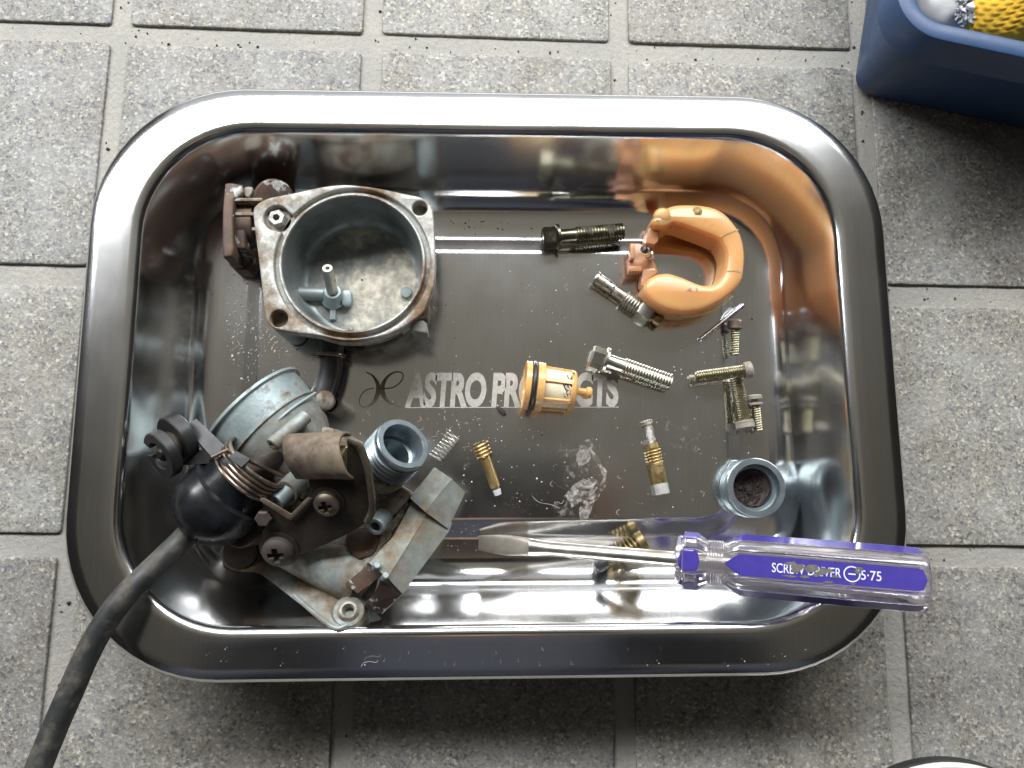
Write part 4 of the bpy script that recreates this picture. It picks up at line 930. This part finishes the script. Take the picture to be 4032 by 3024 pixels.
for i in range(6):
    an = 2 * math.pi * i / 6 + .25; e = x_ * math.cos(an) + y_ * math.sin(an); s = e.cross(d)
    mb = hexa([a + d * 130 * k + e * 6.4 - s * .9, a + d * 330 * k + e * 6.0 - s * .9, a + d * 330 * k + e * 6.0 + s * .9, a + d * 130 * k + e * 6.4 + s * .9,
               a + d * 130 * k + e * 7.9 - s * .8, a + d * 330 * k + e * 7.4 - s * .8, a + d * 330 * k + e * 7.4 + s * .8, a + d * 130 * k + e * 7.9 + s * .8]); build('cage_rib', mb, AMBER, fc, 30)
build('end_cap', lathe(a, b, [(312 * k, 6.6), (314 * k, 7.6), (335 * k, 7.5), (352 * k, 6.8), (358 * k, 5), (360 * k, 1.5)], 48, True), AMBER, fc, 45)
build('outlet_nipple', lathe(a, b, [(356 * k, 1.6), (360 * k, 1.4), (430 * k, 1.4), (436 * k, 2.1), (462 * k, 2.1), (470 * k, 1.8), (470 * k, .8), (440 * k, .7)], 24, True), AMBER, fc, 45)
mb = MB()
for i in range(90):
    p = Cc(random.gauss(415, 22), random.gauss(1345, 38), 17.4 + random.uniform(-.8, .8)); di = V(random.uniform(-1, 1), random.uniform(-1, 1), random.uniform(-.3, .3)).normalized()
    path_tube([p, p + di * random.uniform(.4, 2.2)], random.uniform(.06, .22), 5, mb)
o = build('caught_fibre', mb, FIBRE, fc); o['kind'] = 'stuff'

# ------------------------------------------------------------------ loose spring, jets, idle screw
a, b = N(208, 378, 5.3), N(352, 205, 5.3)
sp = build('coil_spring', coil(a, b, 2.3, .32, 8, 8, 24), SPRINGM, base=a); tag(sp, 'small silver coil spring lying to the right of the threaded tube', 'spring')
a, b = N(521, 228, 5.9), N(668, 645, 4.9); d = (b - a).normalized(); k = (b - a).length / 442
bj = thing('needle_screw', 'brass mixture screw with white tip beside the silver coil spring', 'jet', V(a.x, a.y, 2.9))
build('slotted_head', dome_head(a + d * 2.0, -d, 2.75, .5, 'slot', n=20, rotk=.2, depth=.7, skirt=2), RUSTY, bj, 40)
build('thread', thread(a + d * 38 * k, a + d * 145 * k, 3.2, 1.2, .6, 30), BRASS, bj, 50)
build('stem', lathe(a, b, [(140 * k, 2.4), (150 * k, 1.95), (380 * k, 1.85), (384 * k, 1.4), (400 * k, 1.35)], 26, True), BRASS, bj)
build('white_tip', lathe(a, b, [(398 * k, 1.35), (402 * k, 1.5), (440 * k, 1.3), (443 * k, .4)], 9, True, True), WHITETIP, bj, 30)
a, b = N(1748, 100, 5.2), N(1862, 640, 5.6); d = (b - a).normalized(); k = (b - a).length / 552
pj = thing('pilot_jet', 'brass pilot jet with crusted nose and grey white end, right of the glue stain', 'jet', V(a.x, a.y, 2.9))
build('crusted_nose', lathe(a, b, [(0, 1.5), (4 * k, 1.9), (36 * k, 1.9), (42 * k, 1.45), (70 * k, 1.6), (120 * k, 1.5), (150 * k, 1.85), (178 * k, 1.7)], 22, True), CRUSTNOSE, pj, 50)
build('collar', lathe(a, b, [(174 * k, 1.8), (176 * k, 2.45), (212 * k, 2.55), (214 * k, 2.2)], 30, True), BRASS, pj)
build('thread', thread(a + d * 212 * k, a + d * 325 * k, 2.75, 1.2, .55, 28), BRASS, pj, 50)
build('barrel', lathe(a, b, [(320 * k, 2.7), (342 * k, 2.75), (346 * k, 2.6), (470 * k, 2.65), (472 * k, 2.6)], 30, True), BRASS, pj)
build('pale_end', lathe(a, b, [(470 * k, 2.62), (546 * k, 2.6), (552 * k, 2.3), (552 * k, 1.0), (530 * k, .9)], 30, True), metal('oxidised_end', (.48, .48, .46), (.38, .36, .32), .6, .4, 300), pj)
a, b = N(1765, 952, 7.0), N(1378, 1172, 5.2); d = (b - a).normalized(); k = (b - a).length / 445
ids = thing('idle_screw', 'brass idle screw with its own spring pinned under the screwdriver shaft', 'screw', V(a.x, a.y, 2.9))
build('slotted_head', dome_head(a + d * 2.2, -d, 4.0, .6, 'slot', n=20, rotk=1.1, depth=1.2, skirt=2.2), OLDBRASS, ids, 40)
build('shank', lathe(a, b, [(2, 1.7), (360 * k, 1.6)], 24, True, True), OLDBRASS, ids)
build('spring', coil(a + d * 2.6, a + d * 250 * k, 3.1, .5, 6.5, 8, 26), OLDBRASS, ids)
build('black_tip', lathe(a, b, [(352 * k, 2.0), (354 * k, 2.3), (425 * k, 2.2), (445 * k, 1.6)], 20, True, True), RUBBER, ids)

# ------------------------------------------------------------------ screwdriver
S0, S1 = D(100, 218, 4.2), D(2160, 391, 53.5)
sd = (S1 - S0).normalized(); SL = (S1 - S0).length
def sd_t(px):    # distance along the axis at which it crosses crop column px
    lo_, hi_ = 0, SL
    for _ in range(40):
        m = (lo_ + hi_) / 2
        if (proj(S0 + sd * m)[0] - 1800) / (1900 / 2212) < px: lo_ = m
        else: hi_ = m
    return lo_
drv = thing('screwdriver', 'slotted screwdriver with clear and blue plastic handle resting across the tray rim', 'screwdriver', V(S0.x, S0.y, 2.9))
toC = Vector(CAM) - (S0 + S1) / 2; nz_ = (toC - sd * toC.dot(sd)).normalized(); sy_ = nz_.cross(sd).normalized()
if sy_.y < 0: sy_ = -sy_       # sy_: across the tool, towards the top of the picture; nz_: towards the viewer
tH = sd_t(1000); tB = sd_t(240); tS = sd_t(430)
def sec(t, hw, hh, n=24, pw=1.0):
    c = S0 + sd * t
    return [c + sy_ * hw * (abs(math.cos(a)) ** pw * (1 if math.cos(a) > 0 else -1)) + nz_ * hh * (abs(math.sin(a)) ** pw * (1 if math.sin(a) > 0 else -1)) for a in np.linspace(0, 2 * math.pi, n, endpoint=False)]
rs = 2.55
rows = [sec(0, 2.55, .45, pw=.3), sec(.3, 2.65, .5, pw=.3), sec(tB * .6, 3.4, .85, pw=.35), sec(tB, 3.65, 1.15, pw=.45), sec((tB + tS) / 2, 3.05, 1.9, pw=.8), sec(tS, rs, rs)]
mb = grid(rows[:5], closed=True); mb.f.append(tuple(range(24))); build('blade', mb, BLADE, drv, 40)
rows = [sec((tB + tS) / 2, 3.05, 1.9, pw=.8), sec(tS, rs, rs), sec(tH - .5, rs, rs), sec(tH + 34, rs, rs)]
mb = grid(rows, closed=True); mb.f.append(tuple(72 + i for i in range(24))[::-1]); build('shaft', mb, SHAFT, drv, 40)
RH = 10.1
def hr(th, r, fl):
    """five flats of relative depth fl, rounded ridges between"""
    p = 2 * math.pi / 5; q = (th + p / 2) % p - p / 2
    w_ = 0.40
    if abs(q) < w_: rr = math.cos(w_) * .985 / math.cos(q)
    else:
        u = (abs(q) - w_) / (p / 2 - w_); rr = .985 - 0.055 * math.sin(min(1, u * 3.2) * math.pi) * (u < .32) + 0.015 * u
    return r * (1 + (rr - 1) * fl)
def hsec(t, r, fl, n=240):
    c = S0 + sd * t
    return [c + (nz_ * math.cos(a) + sy_ * math.sin(a)) * hr(a, r, fl) for a in np.linspace(0, 2 * math.pi, n, endpoint=False)]
tE = SL
pr = [(tH, 4.2, 0), (tH + .3, 6.2, 0), (tH + 1.0, 7.9, 0), (tH + 2.4, 8.2, 0), (tH + 2.9, 7.8, 0), (tH + 3.1, 8.6, 1), (sd_t(1040), 9.6, 1), (sd_t(1100), 9.6, 1), (sd_t(1130), 8.2, .6)]
tn0, tn1 = sd_t(1148), sd_t(1215)
for i in range(6):
    t = tn0 + (tn1 - tn0) * i / 5.5; pr += [(t, 6.9, 0), (t + .35, 7.4, 0), (t + .75, 7.4, 0), (t + 1.0, 6.9, 0)]
pr += [(sd_t(1235), 7.3, .1), (sd_t(1262), 8.6, .5), (sd_t(1300), 10.0, 1), (sd_t(1500), RH, 1), (sd_t(1900), RH * .99, 1), (tE - 3.0, RH * .97, 1), (tE - 1.2, RH * .91, .9), (tE - .3, RH * .75, .6), (tE, RH * .4, .2)]
mb = grid([hsec(*q) for q in pr], closed=True); n_ = 240; mb.f.append(tuple(range(n_))); mb.f.append(tuple((len(pr) - 1) * n_ + i for i in range(n_))[::-1])
build('clear_handle', mb, CLEAR, drv, 30)
def rad_at(t):
    for (a1, b1, f1), (a2, b2, f2) in zip(pr, pr[1:]):
        if a1 <= t <= a2: u = (t - a1) / max(1e-6, a2 - a1); return b1 + (b2 - b1) * u, f1 + (f2 - f1) * u
    return RH, 1
def surf(t, th, lift):
    r_, f_ = rad_at(t); return S0 + sd * t + (nz_ * math.cos(th) + sy_ * math.sin(th)) * (hr(th, r_, f_) + lift)
th5 = [2 * math.pi * i / 5 for i in range(5)]
ta, tb_ = sd_t(1228), tE - 1.6
for i, th in enumerate(th5):
    rows = []
    for s in np.linspace(0, 1, 46):
        t = ta + (tb_ - ta) * s
        w_ = 0.34 * min(1, (s / 0.075) ** .8 if s < .075 else 1) * (math.sqrt(max(0, 1 - ((s - .965) / .035) ** 2)) if s > .965 else 1)
        rows.append([surf(t, th + w_ * u, .09) for u in np.linspace(-1, 1, 13)])
    build('blue_inlay', grid(rows), BLUEIN, drv, 50)
    rows = []; o0, o1 = sd_t(1022), sd_t(1118)
    for s in np.linspace(0.001, .999, 16):
        t = o0 + (o1 - o0) * s; w_ = .42 * math.sqrt(max(0, 1 - (2 * s - 1) ** 4))
        rows.append([surf(t, th + w_ * u, .09) for u in np.linspace(-1, 1, 13)])
    build('blue_inlay', grid(rows), BLUEIN, drv, 50)
rflat = RH * math.cos(.40) * .985
def ink(t0, yoff): return lambda x, y, z: S0 + sd * (t0 + x) + sy_ * (y + yoff) + nz_ * (rflat + .12 + z)
yo = -1.35
w1_ = sd_t(1745) - sd_t(1440); _, (x0, x1) = text_mesh('SCREW DRIVER', 4.0, 0, 0, ink(0, 0)); kx = w1_ / (x1 - x0)
mb, _ = text_mesh('SCREW DRIVER', 4.0, .02, .01, ink(sd_t(1440), yo), kx)
build('lettering', mb, WHITEINK, drv, shade=False)
w2_ = sd_t(1922) - sd_t(1832); _, (x0, x1) = text_mesh('5·75', 4.0, 0, 0, ink(0, 0)); kx = w2_ / (x1 - x0)
mb, _ = text_mesh('5·75', 4.0, .02, .01, ink(sd_t(1832), yo), kx)
f = ink(sd_t(1795), 0); rows = [[f(r_ * math.cos(a), r_ * math.sin(a), .01) for a in np.linspace(0, 2 * math.pi, 41)] for r_ in (2.0, 2.35)]
grid(rows, mb); mb.add([f(-1.0, -.2, .01), f(1.0, -.2, .01), f(1.0, .2, .01), f(-1.0, .2, .01)], [(0, 1, 2, 3)])
build('lettering', mb, WHITEINK, drv, shade=False)
mb = MB(); R2 = random.Random(5)
for px, dy, rx, ry in ((1520, 1.6, 1.8, .6), (1560, 1.0, 2.2, 1.0), (1620, .9, 2.6, 1.0), (1545, -.2, 1.3, .8), (1600, 0, 1.0, .9), (1680, .4, 2.0, .8), (1660, -.4, 1.6, .6), (1520, -2.2, 2.4, .35), (1590, -2.0, 1.6, .5), (1830, 1.7, 1.2, .7), (1820, .8, .9, .6), (1720, -1.1, 1.5, .5), (1690, -2.9, 1.8, .4), (1800, -2.8, .9, .3), (1540, .6, 1.0, 1.6), (1640, -1.0, .8, .9)):
    f = ink(sd_t(px), dy); n = 22; zz = .05 + .01 * R2.random()
    pts = [f(rx * math.cos(2 * math.pi * i / n) * R2.uniform(.55, 1.25), ry * math.sin(2 * math.pi * i / n) * R2.uniform(.55, 1.25), zz) for i in range(n)]
    mb.add([f(0, 0, zz)] + pts, [(0, 1 + i, 1 + (i + 1) % n) for i in range(n)])
build('worn_patch', mb, GRIME, drv, shade=False)

# ------------------------------------------------------------------ blue bin with its contents
ZR = 58.0
q1, q2 = E_(950, 412, ZR), E_(2212, 682, ZR); ex = (q2 - q1).normalized(); ey = V(-ex.y, ex.x, 0)
l1 = E_(668, 60, ZR)
cor = q1 + ex * (l1 - q1).dot(ex)      # corner where the left side meets the near side
def bn(x, y, z): return V(cor.x, cor.y, 0) + ex * x + ey * y + V(0, 0, z)
BW, BH = 210.0, 150.0
def brect(i, r, z, nc=10):
    pts = []
    for cx, cy, a0 in ((BW - i - r, BH - i - r, 0), (i + r, BH - i - r, 90), (i + r, i + r, 180), (BW - i - r, i + r, 270)):
        for k in range(nc + 1):
            a = math.radians(a0 + 90 * k / nc); pts.append(bn(cx + r * math.cos(a), cy + r * math.sin(a), z))
    return pts
bin_ = thing('blue_bin', 'blue plastic bin with wide rim at the top right, holding a yellow glove', 'bin', bn(BW / 2, BH / 2, 0))
pr_ = [(1.5, 15.5, 45.2), (0, 17, 45), (0, 17, 57.2), (.2, 16.8, 57.8), (.7, 16.4, 58), (5.2, 12.5, 58), (5.9, 11.6, 57.7), (6.2, 11, 56.8), (6.8, 11, 40), (16, 10, 4.5), (19, 8, 3.2), (60, 5, 3.2)]
build('rim', grid([brect(*q) for q in pr_], closed=True), BIN, bin_, 40)
pr_ = [(1.5, 15.5, 45.2), (3.2, 14, 45.6), (3.8, 13, 46), (12.2, 8, 5), (13.2, 7.5, 1.2), (15, 7, .25), (60, 5, .25)]
build('side_wall', grid([brect(*q) for q in pr_][::-1], closed=True), BIN, bin_, 40)
def lump(c, rx, ry, rz, amp, f, n=40, m=24, mb=None, seed=0, rot_=0):
    from mathutils import noise as mn
    rows = []
    for i in range(m + 1):
        ph = -math.pi / 2 + math.pi * i / m; row = []
        for k in range(n):
            th = 2 * math.pi * k / n; e = V(math.cos(ph) * math.cos(th), math.cos(ph) * math.sin(th), math.sin(ph))
            s = 1 + amp * mn.noise(e * f + V(seed, 0, 0)) + amp * .5 * mn.noise(e * f * 2.3 + V(0, seed, 0))
            x, y = e.x * rx * s, e.y * ry * s; row.append(Vector(c) + V(x * math.cos(rot_) - y * math.sin(rot_), x * math.sin(rot_) + y * math.cos(rot_), e.z * rz * s))
        rows.append(row)
    return grid(rows, mb, closed=True)
b1 = build('white_bottle', lump(E_(1130, -60, 38), 16, 20, 13, .10, 1.6, 60, 40, seed=3), WHITEPL, base=E_(1130, -60, 25)); tag(b1, 'white plastic bottle lying in the corner of the blue bin', 'bottle')
mb = lump(E_(1440, 20, 44), 8.5, 9.5, 7, .22, 6, 90, 60, seed=9); b2 = build('crumpled_film', mb, plastic('crumpled_film_white', (.50, .51, .52), .2, 300, .1, .3), base=E_(1440, 20, 36)); tag(b2, 'crumpled clear plastic film between the white bottle and the yellow glove', 'film')
b2.data.set_sharp_from_angle(angle=math.radians(18))
mb = lump(E_(1640, 150, 34), 13, 11, 6, .2, 2.4, 50, 30, seed=5); b3 = build('grey_bag', mb, plastic('grey_bag_plastic', (.20, .205, .21), .4, 60, .2, .2), base=E_(1640, 150, 28)); tag(b3, 'grey plastic bag under the crumpled film in the blue bin', 'bag')
gc = E_(2160, 30, 42); rows = []
from mathutils import noise as mnoise
for i in range(121):      # knitted glove finger: rows of stitches stand proud
    ph = -math.pi / 2 + math.pi * i / 120; row = []
    for k in range(200):
        th = 2 * math.pi * k / 200; e = V(math.cos(ph) * math.cos(th), math.cos(ph) * math.sin(th), math.sin(ph))
        u, v_ = th * 30, ph * 26
        kn = .38 * abs(math.sin(v_ + .9 * abs(math.sin(u / 2)) * 2)) * math.cos(ph) + .2 * abs(math.sin(u / 2)) * math.cos(ph)
        s = 1 + .10 * mnoise.noise(e * 1.7)
        x, y = e.x * (25 * s), e.y * (15.5 * s); n_v = V(e.x, e.y, e.z)
        ca, sa = math.cos(.25), math.sin(.25)
        row.append(gc + V(x * ca - y * sa, x * sa + y * ca, e.z * 15 * s) + n_v * kn * 1.3)
    rows.append(row)
g = build('knit_glove', grid(rows, closed=True), YELLOW, base=gc - V(0, 0, 15)); tag(g, 'yellow knitted work glove stuffed in the blue bin', 'glove')
mb = lump(bn(80, 78, 13), 52, 50, 12, .18, 3, 60, 30, seed=2); b4 = build('black_cloth', mb, BLACKM, base=bn(75, 70, 3)); tag(b4, 'black cloth filling the bottom of the blue bin under the glove', 'cloth')

# ------------------------------------------------------------------ pale disc at the bottom edge
cd = P(3743, 3001, 7) - V(0, 51, 0)
disc = thing('round_lid', 'pale round lid with a dark edge on the tiles at the lower right', 'lid', V(cd.x, cd.y, 0))
build('top', lathe(V(cd.x, cd.y, .1), V(cd.x, cd.y, 8), [(5.4, 50.6), (6.9, 50.3), (7.3, 49.6), (7.0, 47.5), (7.0, .1)], 120), LIDM, disc)
build('dark_edge', lathe(V(cd.x, cd.y, .1), V(cd.x, cd.y, 8), [(0, 50.4), (.3, 51.0), (5.0, 51.2), (5.5, 50.7)], 120, True), BLACKM, disc)

# ------------------------------------------------------------------ crumbs, grit and lint
def flake(c, r, mb, flat=.35, R_=random):
    n = R_.choice((4, 5, 6)); a0 = R_.random() * 6; pts = []
    for i in range(n):
        a = a0 + 2 * math.pi * i / n; q = r * R_.uniform(.5, 1.2); pts.append(Vector(c) + V(q * math.cos(a), q * math.sin(a), 0))
    mb.add(pts + [Vector(c) + V(R_.uniform(-.2, .2) * r, R_.uniform(-.2, .2) * r, r * flat * 2)], [(i, (i + 1) % n, n) for i in range(n)] + [tuple(range(n))[::-1]])
def tz(p):
    """height of the tray floor below a point in plan"""
    q = p - V(TC.x, TC.y, 0); x, y = abs(q.x), abs(q.y)
    o = max(x - 88.2, y - 51.7)
    if o <= 0: return 2.95
    if o < 4.4: return 2.6 - 1.6 * o / 4.4
    if o < 12.5: return .88
    return None
R3 = random.Random(11); mb = MB(); mbd = MB()
def put(u, v, r, m):
    p = U(u, v, 2.9); z = tz(p)
    if z is None: return
    flake(V(p.x, p.y, z), r, m, R_=R3)
for _ in range(300): put(R3.gauss(520, 34), R3.gauss(690, 85), abs(R3.gauss(.16, .14)) + .08, mb)
for _ in range(160): put(R3.gauss(620, 60), R3.gauss(740, 40), abs(R3.gauss(.16, .12)) + .08, mb)
for _ in range(90): put(R3.gauss(1020, 80), R3.gauss(960, 60), abs(R3.gauss(.1, .1)) + .06, mb)
for _ in range(60): put(R3.gauss(980, 60), R3.gauss(1160, 22), abs(R3.gauss(.12, .1)) + .06, mb)
for _ in range(620): put(R3.uniform(480, 1660), R3.uniform(560, 1130), abs(R3.gauss(.09, .1)) + .07, mb)
for _ in range(60): put(R3.gauss(640, 80), R3.gauss(1180, 30), abs(R3.gauss(.12, .1)) + .06, mb)
for _ in range(60): put(R3.gauss(1130, 22), R3.gauss(1085, 14), abs(R3.gauss(.1, .1)) + .06, mbd)
for _ in range(46): put(R3.gauss(1060, 90), R3.gauss(485, 14), abs(R3.gauss(.12, .12)) + .07, mbd)
for _ in range(190): put(R3.uniform(480, 1660), R3.uniform(560, 1130), abs(R3.gauss(.1, .12)) + .06, mbd)
# on the near rim
for _ in range(60):
    u = R3.uniform(300, 1800); p = U(u, R3.uniform(1400, 1440), 36.2); flake(p, abs(R3.gauss(.08, .08)) + .05, mb, R_=R3)
o = build('pale_crumbs', mb, CRUMB, base=(0, 0, 0), shade=False); tag(o, 'pale crumbs scattered over the tray floor', 'crumbs', kind='stuff')
# grit in the joints between the tiles
for _ in range(620):
    if R3.random() < .5: p = V(100 * R3.randint(-1, 5) + R3.uniform(-3.6, 3.6), R3.uniform(-330, 40), -1.3)
    else: p = V(R3.uniform(-60, 420), -100 * R3.randint(0, 3) + R3.uniform(-3.6, 3.6), -1.3)
    flake(p, abs(R3.gauss(.22, .25)) + .1, mbd, .6, R3)
o = build('dark_grit', mbd, DARKCRUMB, base=(0, 0, 0), shade=False); tag(o, 'dark grit in the tile joints and on the tray', 'grit', kind='stuff')
mb = MB()
def lint(pts, z, r=.07):
    path_tube([p for p in spl([U(x, y, z) for x, y in pts], 4)], r, 5, mb)
for _ in range(46):
    u, v_ = R3.uniform(480, 1640), R3.uniform(560, 1120)
    if R3.random() < .4: u, v_ = R3.gauss(960, 60), R3.gauss(950, 50)
    p = U(u, v_, 2.9); z = tz(p)
    if z is None: continue
    a = R3.random() * 6; L_ = R3.uniform(3, 10)
    lint([(u, v_), (u + L_ * math.cos(a), v_ + L_ * math.sin(a)), (u + L_ * 1.6 * math.cos(a + .8), v_ + L_ * 1.6 * math.sin(a + .8))], z + .1, R3.uniform(.03, .06))
lint([(780, 1440), (786, 1432), (800, 1429), (812, 1431), (817, 1426)], 37.8, .05)
lint([(1150, 1072), (1165, 1085), (1190, 1090), (1210, 1098)], 3.1, .05)
o = build('lint', mb, CRUMB, base=(0, 0, 0)); tag(o, 'fine pale lint fibres lying on the tray', 'lint', kind='stuff')
# brown chip below the lettering
mb = MB(); c = U(1081, 888, 3.2)
p = [U(x, y, 3.0) for x, y in ((1072, 880), (1080, 879), (1090, 886), (1094, 896), (1088, 899), (1078, 892))]
ch = build('bark_chip', plate(p, 2.95, 4.0, bev=.3), FIBRE, base=c); tag(ch, 'small dark brown chip below the lettering on the tray', 'chip')
# a few visible stray crumbs on the tiles
for x, y, r_ in ((3800, 0, 0),):
    pass
